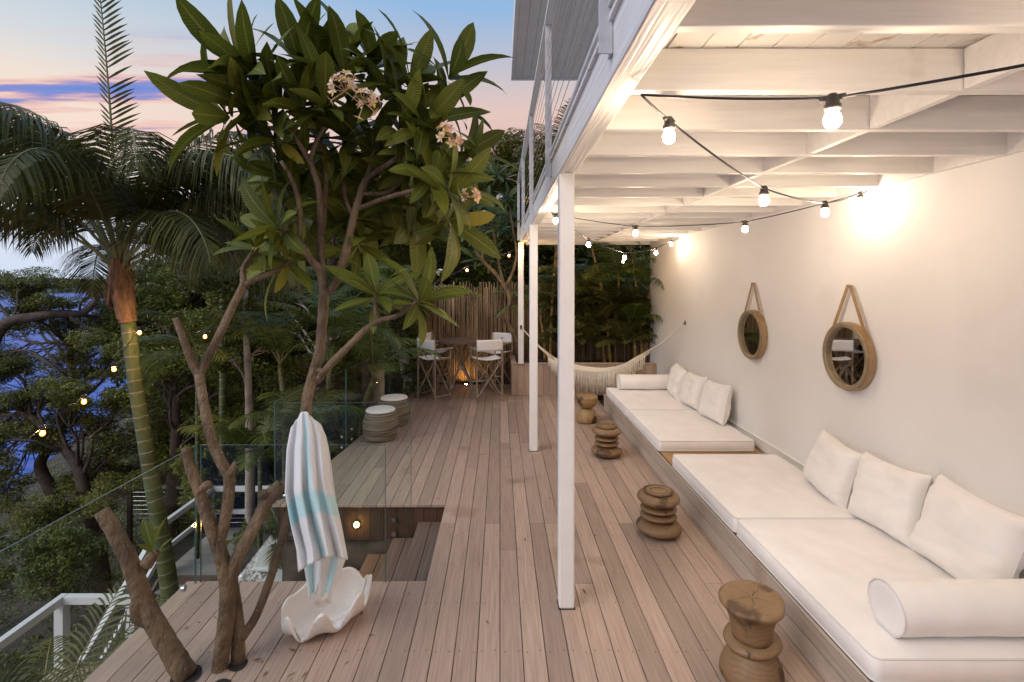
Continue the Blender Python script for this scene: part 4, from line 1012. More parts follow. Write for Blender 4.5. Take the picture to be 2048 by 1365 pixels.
def flowers(c, n, r, mat, s=.027):
    mb = MB()
    for k in range(n):
        d = Vector((rnd(-1, 1), rnd(-1.0, .2), rnd(-.6, 1))).normalized(); p = c + d*r*rnd(.6, 1)
        a = d.cross(Vector((0.1, 0.2, 1))).normalized(); b = d.cross(a); ph = rnd(0, 6)
        for q in range(5):
            th = ph+q*1.2566; e = a*math.cos(th)+b*math.sin(th); f = a*math.cos(th+.7)+b*math.sin(th+.7); g = a*math.cos(th-.35)+b*math.sin(th-.35)
            mb.add([p, p+g*s*.75+d*s*.25, p+e*s*1.5+d*s*.30, p+f*s*.95+d*s*.36], [(0, 1, 2, 3)])
        mb.tube([p, p-d*s*1.2, c], [.003, .0025, .002], 4)
    return mb
m_pet2 = bpy.data.materials.new('blush_petal'); m_pet2.use_nodes = True
_g = m_pet2.node_tree; _i = N(_g, 'ShaderNodeNewGeometry'); _r = ramp(_g, [(0, (.78, .50, .12)), (.35, (.78, .62, .38)), (.7, (.66, .34, .24)), (1, (.78, .68, .42))]); _g.links.new(_i.outputs['Random Per Island'], _r.inputs[0]); _g.links.new(_r.outputs[0], _g.nodes['Principled BSDF'].inputs['Base Color'])
for px, py, D, n, r in ((690, 183, 3.12, 12, .115), (728, 205, 3.10, 9, .09), (905, 275, 3.22, 11, .10), (942, 395, 3.2, 8, .06)):
    flowers(P(px, py, D)-off, n, r, None).build('flower_cluster', m_pet2, fg, smooth=False)

# ------------------------------------------------------------------ palms
def frond(base, az_, el, L, droop, nl=44, ll=.55, lw=.032, hang=.5, r0=.014, twist=0.0, azbend=0.0, bare=.16, nseg=3, mats=None, name='frond', parent=None, vee=.35, rag=0.0, dexp=1.25):
    mb = MB(); n = 22; p = Vector(base); pts = [p.copy()]; dirs = []
    for i in range(n):
        s = i/n; e = el - droop*s**dexp; a = az_ + azbend*s
        d = Vector((math.cos(e)*math.sin(a), math.cos(e)*math.cos(a), math.sin(e))); dirs.append(d); p = p + d*(L/n); pts.append(p.copy())
    dirs.append(dirs[-1])
    mb.tube(pts, [r0*(1-.85*i/n)+.0015 for i in range(n+1)], 5, mi=1)
    for k in range(nl):
        s = bare + (1-bare)*(k+.5)/nl; f = s*n; i = min(int(f), n-1); c = pts[i].lerp(pts[i+1], f-i); d = dirs[i]
        sd = d.cross(Vector((0, 0, 1)))
        if sd.length < .05: sd = Vector((1, 0, 0))
        sd.normalize(); up = sd.cross(d).normalized()
        sh = math.sin(math.pi*min(1, (s-bare)/(1-bare)*.86+.12))**.65
        for q in (-1, 1):
            if rag and random.random() < rag: continue
            l = ll*sh*rnd(.85, 1.1)
            dd = (sd*q*math.cos(vee) + up*math.sin(vee) + d*(.45+.5*s) + Vector((rnd(-.06, .06), rnd(-.06, .06), rnd(-.06, .06)))).normalized()
            wv = d*(lw*.5); pp = c.copy(); vs = [pp-wv*.4, pp+wv*.4]
            hg = hang*rnd(.75, 1.25)
            for j in range(1, nseg+1):
                t = j/nseg; dd = (dd + Vector((0, 0, -hg*t*1.5/nseg*2))).normalized(); pp = pp + dd*(l/nseg)
                ww = wv*((1, .95, .75, .0, .0)[j] if nseg == 3 and j < 3 else (1-t*.97))
                vs += [pp-ww, pp+ww]
            mb.add(vs, [(2*j, 2*j+1, 2*j+3, 2*j+2) for j in range(nseg)])
    return mb.build(name, mats or [m_frond, m_rachis], parent, smooth=False)

def palm_trunk_mat(name, ca, cb, ring, pitch):
    m = bpy.data.materials.new(name); m.use_nodes = True; t = m.node_tree; b = t.nodes['Principled BSDF']; b.inputs['Roughness'].default_value = .45
    tc = N(t, 'ShaderNodeTexCoord'); sx = N(t, 'ShaderNodeSeparateXYZ'); t.links.new(tc.outputs['UV'], sx.inputs[0])
    n = N(t, 'ShaderNodeTexNoise'); n.inputs['Scale'].default_value = 6; n.inputs['Detail'].default_value = 4; t.links.new(tc.outputs['Object'], n.inputs['Vector'])
    r = ramp(t, [(.35, ca), (.65, cb)]); t.links.new(n.outputs['Fac'], r.inputs[0])
    a = N(t, 'ShaderNodeMath', operation='MULTIPLY_ADD'); t.links.new(n.outputs['Fac'], a.inputs[0]); a.inputs[1].default_value = .08; t.links.new(sx.outputs['Y'], a.inputs[2])
    d = N(t, 'ShaderNodeMath', operation='DIVIDE'); t.links.new(a.outputs[0], d.inputs[0]); d.inputs[1].default_value = pitch
    f = N(t, 'ShaderNodeMath', operation='FRACT'); t.links.new(d.outputs[0], f.inputs[0])
    rr = ramp(t, [(0, (1, 1, 1)), (.07, (1, 1, 1)), (.12, (0, 0, 0))]); t.links.new(f.outputs[0], rr.inputs[0])
    mx = N(t, 'ShaderNodeMix', data_type='RGBA'); t.links.new(rr.outputs[0], mx.inputs['Factor']); t.links.new(r.outputs[0], mx.inputs['A']); mx.inputs['B'].default_value = (*ring, 1)
    t.links.new(mx.outputs['Result'], b.inputs['Base Color'])
    bp = N(t, 'ShaderNodeBump'); bp.inputs['Strength'].default_value = .5; bp.inputs['Distance'].default_value = .01; t.links.new(rr.outputs[0], bp.inputs['Height']); t.links.new(bp.outputs[0], b.inputs['Normal'])
    return m
m_ptrunk = palm_trunk_mat('ringed_palm_trunk', (.070, .088, .022), (.115, .135, .035), (.25, .20, .13), .165)
m_cane = palm_trunk_mat('golden_cane', (.22, .14, .035), (.32, .20, .05), (.42, .34, .22), .13)

# the kentia-like palm below the deck edge
PD = 7.0
pm = empty('kentia_palm', 'tall ringed green palm with drooping fronds rising beside the lower stairs', 'palm', loc=tuple(P(352, 1330, PD)))
po = pm.location.copy()
def PP(px, py, D): return P(px, py, D) - po
mb = MB(); q = catmull([PP(352, 1330, PD), PP(338, 1170, PD), (PP(312, 1010, PD)), PP(290, 880, PD), PP(270, 760, PD), PP(256, 640, PD)], 6)
mb.tube(q, lerps([.130, .108, .099, .093, .088, .090], 6), 18); mb.build('trunk', m_ptrunk, pm, smooth=True)
mb = MB(); q = catmull([PP(256, 645, PD), PP(250, 615, PD), PP(245, 580, PD), PP(241, 545, PD), PP(238, 510, PD)], 6)
mb.tube(q, lerps([.108, .125, .125, .105, .06], 6), 16, jit=.2); mb.build('crownshaft', m_fiber, pm, smooth=True)
for a_, l_ in ((-.5, .62), (.9, .5), (2.3, .5), (-1.6, .72), (.1, .4), (1.6, .66)):      # old brown sheaths and loose fibre
    mb = MB(); c0 = PP(240, 555, PD); d = Vector((math.sin(a_)*.10, -math.cos(a_)*.10, 0))
    mb.grid(lambda u, v: c0 + d*(1+.5*v) + Vector((-.3*d.y/.1*(u-.5)*.4*(1-v*.7), .3*d.x/.1*(u-.5)*.4*(1-v*.7), .25-l_*v)), 6, 8); mb.build('dry_sheath', m_fiber, pm, smooth=True)
ct = PP(238, 540, PD)
fr_specs = [  # azimuth from +y towards +x, elevation, length, droop, azbend
    (-176, 86.5, 4.0, .10, 0), (-85, 76, 4.5, 2.5, 0), (-80, 60, 4.2, 2.3, 0), (-100, 38, 3.4, 2.0, 0), (-65, 72, 4.2, 2.6, 0), (-125, 66, 4.0, 2.5, 0), (-150, 50, 3.4, 2.2, 0), (88, 74, 3.8, 2.7, 0), (78, 56, 3.6, 2.3, 0),
    (60, 78, 3.7, 2.7, 0), (110, 64, 3.6, 2.5, 0), (100, 32, 3.0, 1.9, 0), (140, 70, 3.5, 2.6, 0), (165, 58, 3.2, 2.4, 0), (15, 74, 3.6, 2.5, 0), (-25, 62, 3.5, 2.3, 0), (40, 38, 2.9, 1.9, 0), (-45, 24, 3.0, 1.8, 0), (-170, 76, 3.3, 2.6, 0), (-95, 68, 4.7, 2.0, .2), (125, 40, 3.0, 2.0, 0), (-110, 54, 4.0, 2.3, 0), (-60, 48, 3.6, 2.2, 0), (95, 46, 3.5, 2.1, 0)]
for a_, e_, L_, dr, ab in fr_specs:
    up_ = e_ > 80
    frond(ct + Vector((0, 0, rnd(-.08, .1))), R(a_), R(e_), L_, dr, nl=104 if not up_ else 46, ll=1.0 if not up_ else .40, lw=.036 if not up_ else .045, hang=1.0 if not up_ else .06, r0=.022, azbend=ab, parent=pm, bare=.22, vee=.22 if not up_ else .5, rag=.03 if not up_ else .10, dexp=1.8)
fb_ = MB()
for k in range(70):
    a_ = rnd(0, 6.28); z_ = rnd(-.25, .45); c0 = PP(243, 560, PD) + Vector((.11*math.cos(a_), .11*math.sin(a_), z_*.6)); l_ = rnd(.12, .4)
    fb_.tube([c0, c0+Vector((rnd(-.04, .04)+.05*math.cos(a_), rnd(-.04, .04)+.05*math.sin(a_), -l_*.5)), c0+Vector((rnd(-.08, .08)+.04*math.cos(a_), rnd(-.06, .06)+.04*math.sin(a_), -l_))], [.005, .004, .002], 4)
fb_.build('loose_fibres', m_fiber, pm)
for a_, e_, L_ in ((-28, 74, 2.1), (50, 78, 1.7)):     # unopened spears
    mb = MB(); d = Vector((math.cos(R(e_))*math.sin(R(a_)), math.cos(R(e_))*math.cos(R(a_)), math.sin(R(e_)))); mb.tube([ct, ct+d*L_*.6, ct+d*L_], [.022, .014, .002], 6); mb.build('spear', m_rachis, pm)

def cane_palm(name, label, base, canes, nf, L, ll, group=None, seed=0, mats=None, hang=.5, cat='palm', cmat=None, canr=.035, el=(35, 80), droop=(1.0, 1.9), nl=34, lw=.030):
    random.seed(seed); t = empty(name, label, cat, group, tuple(base))
    for (dx, dy, h, lx, ly) in canes:
        top = Vector((dx+lx, dy+ly, h))
        if h > .05:
            mb = MB(); mb.tube(catmull([Vector((dx, dy, -.1 if 'planter' in label else -3.0)), Vector((dx+lx*.35, dy+ly*.35, h*.5)), top], 6), [canr]*6+[canr*.85]*6+[canr*.7], 9); mb.build('cane', cmat or (m_ptrunk if name == 'garden_palm' else m_cane), t, smooth=True)
        for k in range(nf):
            frond(top, R(360*k/nf + rnd(-25, 25)), R(rnd(*el)), L*rnd(.8, 1.15), rnd(*droop), nl=nl, ll=ll, lw=lw, hang=hang, r0=.011, parent=t, mats=mats or [m_frond_y, m_rachis], vee=.25)
    return t
cane_palm('golden_cane_palm', 'golden cane palm in the planter with an orange ringed stem', P(1222, 720, 11.1)+Vector((0, 0, -.05)), [(0, 0, 2.6, -.42, .1), (.12, .1, 1.9, .1, .1), (-.1, .15, 1.3, -.25, .1)], 7, 1.35, .42, seed=3)
cane_palm('golden_cane_palm', 'leafy cane palm in the planter, next to the end of the white wall', P(1285, 715, 11.05), [(0, 0, 2.3, -.2, .2), (.05, .1, 1.4, .12, .0), (-.15, .0, .7, -.1, -.1)], 7, 1.2, .40, seed=5)
cane_palm('golden_cane_palm', 'cane palm in the planter in front of the stick fence, left of the orange stem', P(1100, 715, 11.2), [(0, 0, 2.4, .15, .1), (.3, .1, 1.5, .1, .1), (-.1, .1, .9, -.1, .05)], 6, 1.25, .40, seed=8)
for k, (px, D, s) in enumerate(((1165, 11.0, 11), (1250, 10.95, 12), (1120, 11.3, 13), (1205, 11.35, 14), (1280, 11.3, 15))):
    cane_palm('lady_palm', ('low fan of dark palm leaves in the planter below the orange stem', 'low spray of palm leaves in the planter behind the hammock sag', 'dark palm tuft in the planter close behind the middle post', 'dark palm tuft between the cane stems at the back of the planter', 'dark palm tuft in the planter corner against the wall end')[k], P(px, 722, D), [(0, 0, .35, 0, 0), (.2, .1, .75, .05, 0), (-.15, .1, 1.1, -.05, 0)], 9, .85, .32, canr=.014, cmat=m_bark_dark, seed=s, mats=[m_frond, m_rachis], el=(25, 85), droop=(.5, 1.2))
# understory palms left of the deck
cane_palm('garden_palm', 'slender palm clump outside the glass behind the frangipani trunk', P(575, 860, 8.2)+Vector((0, 0, -1.3)), [(0, 0, 2.3, -.25, .3), (.5, .2, 2.7, .1, .2), (.9, .5, 2.0, .3, .2)], 8, 1.6, .45, seed=21, canr=.05)
cane_palm('garden_palm', 'arching garden palm overhanging the glass near the ottomans', P(760, 800, 10.4)+Vector((0, 0, -1.0)), [(0, 0, 2.7, .1, .2), (-.5, .3, 3.0, -.2, .2)], 9, 2.0, .5, seed=22, canr=.05, el=(30, 70))
cane_palm('garden_palm', 'bright low palm just outside the corner of the glass, by the towel', P(520, 900, 7.4)+Vector((0, 0, -.9)), [(0, 0, .8, 0, 0), (.35, .3, 1.1, .1, .1)], 8, 1.15, .38, seed=23, el=(20, 75))
cane_palm('garden_palm', 'fan of stiff palm leaves behind the cut-back frangipani limb', P(395, 700, 8.6)+Vector((0, 0, -.5)), [(0, 0, .4, 0, 0)], 12, 1.25, .36, seed=24, el=(5, 80), mats=[m_frond_y, m_rachis])
cane_palm('garden_palm', 'tall drooping palm in the dark trees behind the kentia palm', P(445, 560, 10.5)+Vector((0, 0, -1.0)), [(0, 0, 2.2, 0, .1)], 13, 2.4, .55, seed=25, mats=[m_frond, m_rachis], canr=.07, el=(0, 70), hang=.8)
cane_palm('garden_palm', 'palm of dark fronds in the bottom corner beside the deck edge', P(70, 1560, 3.6), [(0, 0, 0.0, 0, 0)], 10, 1.05, .36, seed=27, mats=[m_frond, m_rachis], el=(30, 82), droop=(.4, 1.1), lw=.020, nl=26)
cane_palm('garden_palm', 'small ferny palm leaf over the pebbles below the towel', P(566, 1140, 6.2), [(0, 0, .25, 0, 0)], 6, .7, .22, seed=28, el=(30, 75), mats=[m_frond, m_rachis])
cane_palm('tall_palm', 'palm showing behind the balcony railing', P(1118, 330, 15.5)+Vector((0, 0, -1.6)), [(0, 0, 1.9, 0, 0)], 15, 2.0, .50, seed=31, mats=[m_frond, m_rachis], el=(0, 85), canr=.12, nl=40)
random.seed(99)

# ------------------------------------------------------------------ hillside, water, far shore
def ground_z(x, y):
    if y < 4: yy = 4
    else: yy = y
    s = x + 2.5 + .42*max(0, yy-6)
    if s > 0:
        z = -1.25 + (.06*max(0, yy-12))*min(1, s/6)
        if yy > 12: z += .0
    else:
        s = -s; z = -1.25 - 1.1*min(s, 4.0) - .35*max(0, s-4.0)
    if y > 5.5 and x < -4.0:                      # cut for the lower landing
        k = min(1, (-4.0-x)/1.1); k = k*k*(3-2*k); q = max(0, min(1, (14.5-y)/1.5))*min(1, (y-5.5)/1.0)
        z = min(z, z*(1-k*q) + (-4.1)*k*q)
    return max(z, -12.5)
tr = MB(); nx, ny = 170, 150
tr.grid(lambda u, v: (lambda x, y: Vector((x, y, ground_z(x, y) + .22*nz(x, y, 0, .35) + .07*nz(x, y, 3, 1.5))))(-46 + 66*u**.62, -10 + 70*v**1.3), nx, ny)
o = tr.build('ground', m_soil, smooth=True); tag(o, 'dark sloping garden hillside falling to the water', 'ground', kind='structure')
wt = MB(); wt.add([(-1500, -60, -10), (1500, -60, -10), (1500, 900, -10), (-1500, 900, -10)], [(0, 1, 2, 3)])
o = wt.build('water', m_water); tag(o, 'deep blue harbour water', 'water', kind='structure')
hl = MB()
def hf(u, v):
    x = -1200 + 1700*u; y = 505 + 260*v + 25*math.sin(u*9)
    h = (15 + 9*nz(u*6, 0, 2, 1) + 4*nz(u*30, v*4, 1, 1)) * math.sin(math.pi*min(1, v*1.1))**.6 if v > 0 else 0
    return Vector((x, y, -11 + (h*1.15 + 1.8*nz(u*160, v*20, 0, 1) if v > 0 else 0)))
hl.grid(hf, 240, 14)
o = hl.build('hills', pmat('far_bush', (.030, .040, .040), (.075, .085, .075), .05, .9, detail=8), smooth=True); tag(o, 'low wooded far shore across the harbour', 'hills', kind='structure')
for k, (px, py, w) in enumerate(((12, 566, 5), (30, 561, 3.4), (186, 570, 5.5), (205, 574, 3.6), (58, 572, 4))):
    t = empty('far_house', ('pale waterfront house at the left edge of the far shore', 'small pale house, second from the edge on the far shore', 'wide white house on the far shore behind the kentia palm', 'small white house beside the wide one on the far shore', 'pale house low on the far shore')[k], 'house', 'houses on the far shore', P(px, py+4, 530))
    mb = MB(); mb.box(-w/2, w/2, 0, 5, -3, 3.2); mb.build('walls', m_paver, t)
    mb = MB(); mb.add([(-w/2-.5, -.5, 3.2), (w/2+.5, -.5, 3.2), (w/2+.5, 5.5, 3.2), (-w/2-.5, 5.5, 3.2), (-w/2+1, 2.5, 5), (w/2-1, 2.5, 5)], [(0, 1, 5, 4), (1, 2, 5), (2, 3, 4, 5), (3, 0, 4)]); mb.build('roof', m_grey_tim, t)

# pebbles and pale stepping stones outside the step well
pg = MB(); pg.grid(lambda u, v: Vector((-3.02+.66*u-.09*v*2, 4.9+2.7*v, -1.16 + .03*nz(u*20, v*20, 0, 1.5))), 30, 40)
o = pg.build('pebble_bed', m_pebble, smooth=True); tag(o, 'bed of pale river pebbles beside the steps', 'pebbles', kind='structure')
pb = MB()
for k in range(420):
    x, y = -3.05+.65*random.random(), 5.0+2.4*random.random(); pb.sphere((x, y, -1.135), rnd(.016, .034), 6, 4, .6)
o = pb.build('loose_pebbles', pmat('pebble_stone', (.25, .24, .23), (.75, .74, .72), 3, .7, island=.5), smooth=True); tag(o, 'loose grey and white pebbles', 'pebbles', kind='stuff')
def slab(label, pts, z, h=.06):
    q = [P(px, py, D) for px, py, D in pts]; mb = MB(); c = sum(q, Vector())/len(q)
    mb.prism([(v.x-c.x, v.y-c.y) for v in q], 0, h); o = mb.build('stepping_stone', m_paver, bevel=.02, loc=(c.x, c.y, z)); return tag(o, label, 'stone', 'pale stepping stones')
slab('pale stepping stone farthest from the deck, among pebbles', [(505, 1146, 6.12), (522, 1100, 6.6), (545, 1092, 6.7), (552, 1125, 6.35), (540, 1150, 6.1)][::-1], -1.14)
slab('large pale stepping stone nearest the deck edge', [(515, 1185, 5.75), (538, 1152, 6.05), (562, 1140, 6.15), (580, 1175, 5.85), (560, 1195, 5.65)][::-1], -1.14)

# ------------------------------------------------------------------ lower stairs, landing and white rails
LZ = -3.52
ld = empty('lower_landing', 'grey timber landing and steps below the deck with a white railing', 'landing', loc=(-6.2, 10.2, LZ))
mb = MB(); y = 0
while y < 1.85: mb.box(-.55, .75, y+.003, y+.137, -.04, 0); y += .14
mb.build('boards', m_grey_tim, ld, bevel=.003)
mb = MB(); mb.box(-.55, .75, -.035, -.002, -.20, -.002); mb.build('edge_beam', m_tread, ld)
for k in range(9):
    mb = MB(); z = -.175*(k+1); y = -.285*(k+1); mb.box(-.5, .72, y, y+.29, z-.04, z); mb.build('step', m_grey_tim, ld, bevel=.003)
for x in (-.54, .74):
    mb = MB(); mb.bar((x, -.04, -.12), (x, -2.7, -1.75), .04, .24); mb.build('stringer', m_tread, ld)
wr = empty('white_railing', 'white timber railing of the lower landing, sloping down with the steps', 'railing', loc=(-6.2, 10.2, LZ))
PS = .125
def rail(p, q, w=.09, h=.11):
    mb = MB(); mb.bar(p, q, w, h); mb.build('rail', m_white, wr, bevel=.004)
def post(x, y, z0, z1):
    mb = MB(); mb.box(x-PS/2, x+PS/2, y-PS/2, y+PS/2, z0, z1); mb.build('post', m_white, wr, bevel=.004)
post(-.54, 1.80, 0, .93); post(.72, 1.80, 0, .93); post(-.54, .05, 0, .93)
rail((-.54, -.02, .985), (-.54, 1.87, .985)); rail((-.54, .11, .45), (-.54, 1.73, .45), .06, .1)
rail((-.49, 1.80, .985), (.80, 1.80, .985)); rail((-.47, 1.80, .45), (.65, 1.80, .45), .06, .1)
rail((-.54, -.07, .96), (-.54, -2.6, -.72)); rail((-.54, -.03, .42), (-.54, -2.6, -1.27), .06, .1)
post(-.54, -2.6, -1.9, -.78)
# separate white railing in front of the steps
w2 = empty('white_railing', 'white corner railing low in front of the steps, nearer than the sloping one', 'railing', loc=(-6.8, 7.95, -3.6))
for a, b in (((.06, 0, 1.0), (1.12, 0, 1.0)), ((0, .05, 1.0), (0, -2.6, 1.0))):
    mb = MB(); mb.bar(a, b, .10, .12); mb.build('rail', m_white, w2, bevel=.004)
for x, y in ((0, 0), (0, -2.4), (1.1, 0)):
    mb = MB(); mb.box(x-.07, x+.07, y-.07, y+.07, -1.2, .935); mb.build('post', m_white, w2, bevel=.004)
mb = MB(); y = -2.6
while y < 0: mb.box(-.05, 1.15, y, y+.135, -.06, -.02); y += .14
mb.build('boards', wood_board('pale_board', (.36, .28, .18), (.46, .37, .26), (.3, .22, .14), 0, .1), w2)
# cable fence beyond the landing
cf = empty('cable_fence', 'grey cable fence with a weathered top rail beyond the lower landing', 'fence', loc=(-9.3, 13.0, -3.9))
mb = MB(); mb.box(-.3, 5.0, -.06, .06, .98, 1.03); mb.build('top_rail', m_grey_tim, cf)
for x in (-.1, 1.5, 3.2, 4.8):
    mb = MB(); mb.box(x-.05, x+.05, -.04, .04, -1.0, .98); mb.build('post', m_bark_dark, cf)
for z in range(8):
    mb = MB(); mb.tube([(-.2, 0, .1+z*.11), (4.9, 0, .1+z*.11)], .004, 5); mb.build('cable', m_steel, cf)
# timber bollards outside the glass
for lb, px, py, D, r, h in (('sawn timber post with a pale cut side, outside the glass beside the chairs', 758, 790, 9.3, .10, .75), ('dark sawn timber post standing just left of a paler one outside the glass', 735, 800, 9.0, .10, .70)):
    c = P(px, py, D); mb = MB(); mb.lathe([(r, -1.2), (r*.97, 0), (r*.95, h-.02), (r*.9, h), (0, h)], 16, wob=.05)
    o = mb.build('timber_post', m_bark_pale if h > .72 else m_bark_dark, smooth=True, loc=c); tag(o, lb, 'post', 'timber posts outside the glass')

# ------------------------------------------------------------------ trees
class LeafCloud:
    """many small leaf-shaped quads, spread through volumes"""
    def __init__(s, seed): s.rg = np.random.default_rng(seed); s.q = []
    def add(s, c, rad, n, size, flat=.5, hollow=.35):
        g = s.rg; d = g.uniform(-1, 1, (n*3, 3)); L = np.linalg.norm(d, axis=1); d = d[L < 1][:n]; L = np.linalg.norm(d, axis=1, keepdims=True)
        inner = (L < hollow) & (g.random(L.shape) < .7); d = np.where(inner, d/np.maximum(L, 1e-3)*g.uniform(hollow, 1, L.shape), d); m = len(d)
        p = np.array(c) + d*np.array(rad)
        a = g.uniform(-1, 1, (m, 3))*np.array([1, 1, flat]); a /= np.linalg.norm(a, axis=1, keepdims=True)
        u = np.concatenate([g.uniform(-.7, .7, (m, 2)), np.ones((m, 1))], 1); b = np.cross(a, u); b /= np.linalg.norm(b, axis=1, keepdims=True)
        l = size*g.uniform(.6, 1.3, (m, 1)); w = l*g.uniform(.26, .42, (m, 1))
        s.q.append(np.stack([p-a*l*.5, p+b*w*.5+a*l*.05, p+a*l*.5, p-b*w*.5+a*l*.05], 1))
    def build(s, name, mat, parent=None):
        v = np.concatenate(s.q).reshape(-1, 3).astype(np.float32); n = len(v)//4
        me = bpy.data.meshes.new(name); me.vertices.add(n*4); me.loops.add(n*4); me.polygons.add(n)
        me.vertices.foreach_set('co', v.ravel()); me.loops.foreach_set('vertex_index', np.arange(n*4, dtype=np.int32))
        me.polygons.foreach_set('loop_start', np.arange(0, n*4, 4, dtype=np.int32)); me.polygons.foreach_set('loop_total', np.full(n, 4, dtype=np.int32))
        me.materials.append(mat); me.update(calc_edges=True); me.validate()
        o = bpy.data.objects.new(name, me); COL.objects.link(o); o.parent = parent; return o
def clump_tree(name, label, base, trunk, clumps, leaf_mat, bark, n=420, s=.13, group='trees on the slope', sub=9, twig=True, seed=1, tr0=.16, flat=.5):
    """trunk: list of (px,py,D); clumps: (px,py,rx,ry,D) in photo pixels and metres"""
    random.seed(seed); b = P(*base); b.z = min(b.z, ground_z(b.x, b.y)+.1)
    t = empty(name, label, 'tree', group, tuple(b)); tk = MB(); cr = LeafCloud(seed)
    tpts = [P(*p)-b for p in trunk]
    q = catmull([Vector((0, 0, -.4))] + tpts, 6); m = len(q)
    tk.tube(q, [tr0*(1-.72*i/m) for i in range(m)], 9, jit=.12)
    for (px, py, rx, ry, D) in clumps:
        c = P(px, py, D)-b; k = D/F; rad = (rx*k, max(rx, ry)*k*.9, ry*k)
        j = min(range(len(q)), key=lambda i: (q[i]-c).length + (0 if i > m*.3 else 3)); j = max(int(m*.3), j-4); a = q[min(j, m-1)]
        L = (c-a).length; md = a.lerp(c, .5) + Vector((rnd(-.16, .16), rnd(-.16, .16), rnd(-.05, .22)))*L
        bq = catmull([a, a.lerp(md, .5)+Vector((rnd(-.07, .07), rnd(-.07, .07), rnd(-.07, .07)))*L, md, md.lerp(c, .5)+Vector((rnd(-.08, .08), 0, rnd(-.08, .08)))*L, c], 4)
        r0 = max(.016, tr0*.25); tk.tube(bq, [r0*(1-.75*i/len(bq)) for i in range(len(bq))], 6, cap=False, jit=.15)
        if twig:
            for w in range(11):
                e = c + Vector((rnd(-1, 1)*rad[0], rnd(-1, 1)*rad[1], rnd(-.7, 1)*rad[2]))*.95; st_ = bq[rnd(len(bq)*.4, len(bq)-1).__int__()]
                mid = st_.lerp(e, .5)+Vector((rnd(-.12, .12), rnd(-.12, .12), rnd(-.1, .1)))*(e-st_).length
                tk.tube(catmull([st_, mid, e], 3), [.016, .014, .012, .010, .008, .006, .004], 4, cap=False)
        # several sub-puffs give an uneven outline
        for w in range(sub):
            o = Vector((rnd(-1, 1)*rad[0], rnd(-1, 1)*rad[1], rnd(-1, 1)*rad[2]))*.85; f = rnd(.30, .66)
            cr.add(tuple(c+o), (rad[0]*f*1.25, rad[1]*f*1.2, rad[2]*f*1.05), int(n*8.5*f/sub), s*.82, flat)
    tk.build('trunk', bark, t, smooth=True); cr.build('crown', leaf_mat, t)
    return t
random.seed(5)
def scatter(x0, x1, y0, y1, n, rx, ry, D0, D1, holes=()):
    out = []; tries = 0
    while len(out) < n and tries < 4000:
        tries += 1; px, py = rnd(x0, x1), rnd(y0, y1)
        if any((px-hx)**2/hr[0]**2 + (py-hy)**2/hr[1]**2 < 1 for hx, hy, *hr in [(h[0], h[1], h[2], h[3]) for h in holes]): continue
        if any(abs(px-o[0]) < rx*.75 and abs(py-o[1]) < ry*.75 for o in out) and tries < 2500: continue
        out.append((px, py, rx*rnd(.7, 1.2), ry*rnd(.7, 1.2), rnd(D0, D1)))
    return out
holes = [(130, 860, 34, 24), (60, 700, 50, 40), (250, 860, 26, 20), (100, 690, 60, 30), (18, 622, 24, 22), (60, 765, 50, 22), (165, 905, 42, 22), (215, 790, 30, 20), (150, 590, 42, 22), (30, 870, 34, 24), (95, 960, 50, 26), (320, 605, 36, 26), (210, 690, 30, 22), (20, 960, 30, 20), (300, 700, 30, 20)]
clump_tree('coastal_tree', 'gnarled olive-leaved tree with twisting dark limbs in front of the harbour', (118, 1120, 14), [(112, 1040, 14), (104, 985, 14), (80, 930, 14.2), (110, 880, 14.4), (150, 800, 14.6), (140, 720, 14.8), (150, 640, 15)],
           scatter(-30, 270, 555, 750, 20, 42, 24, 13.5, 17, holes), m_lf_olive, m_bark_dark, n=700, s=.12, seed=41, tr0=.20)
clump_tree('coastal_tree', 'broad lower tree with dark limbs and olive leaves beside the palm trunk', (215, 1150, 12.5), [(190, 1060, 12.5), (170, 990, 12.5), (150, 925, 12.6), (80, 850, 12.8), (40, 812, 13)],
           scatter(-30, 280, 740, 1030, 23, 44, 28, 11.5, 14.5, holes), m_lf_olive, m_bark_dark, n=720, s=.11, seed=42, tr0=.20)
clump_tree('coastal_tree', 'twisting bare-limbed tree reaching across the water at the left edge', (-40, 1000, 13), [(-30, 800, 13), (0, 660, 13), (77, 634, 13.2), (125, 628, 13.4), (160, 628, 13.6), (186, 610, 13.8), (200, 592, 14), (262, 600, 14.2)],
           scatter(-30, 240, 545, 720, 12, 34, 20, 13, 15, holes), m_lf_mid, m_bark_dark, n=420, s=.10, seed=43, tr0=.17)
clump_tree('coastal_tree', 'bushy mid-green tree between the palm trunk and the pale trunk', (340, 1080, 13), [(345, 960, 13), (352, 860, 13), (345, 740, 13.4), (340, 650, 13.6)],
           scatter(270, 490, 600, 980, 26, 48, 34, 12, 15.5, holes), m_lf_mid, m_bark_dark, n=760, s=.12, seed=44, tr0=.18)
clump_tree('fig_tree', 'dark glossy tree rising behind the kentia palm crown', (400, 900, 16), [(395, 760, 16), (385, 640, 16), (375, 540, 16)],
           scatter(290, 500, 440, 640, 16, 52, 36, 14.5, 18), m_lf_fig, m_bark_dark, n=900, s=.13, seed=45, tr0=.22)
clump_tree('pale_trunk_tree', 'tree with a straight pale mottled trunk left of the towel', (500, 1010, 9.6), [(500, 900, 9.6), (498, 800, 9.6), (494, 700, 9.6), (488, 640, 9.7), (494, 580, 9.8)],
           [(470, 640, 50, 40, 9.9), (520, 600, 50, 40, 10.2), (440, 570, 50, 40, 10.2), (500, 530, 55, 40, 10.4), (455, 720, 30, 20, 9.6), (530, 690, 34, 24, 10)], m_lf_dark, m_bark_pale, n=620, s=.10, seed=46, tr0=.10)
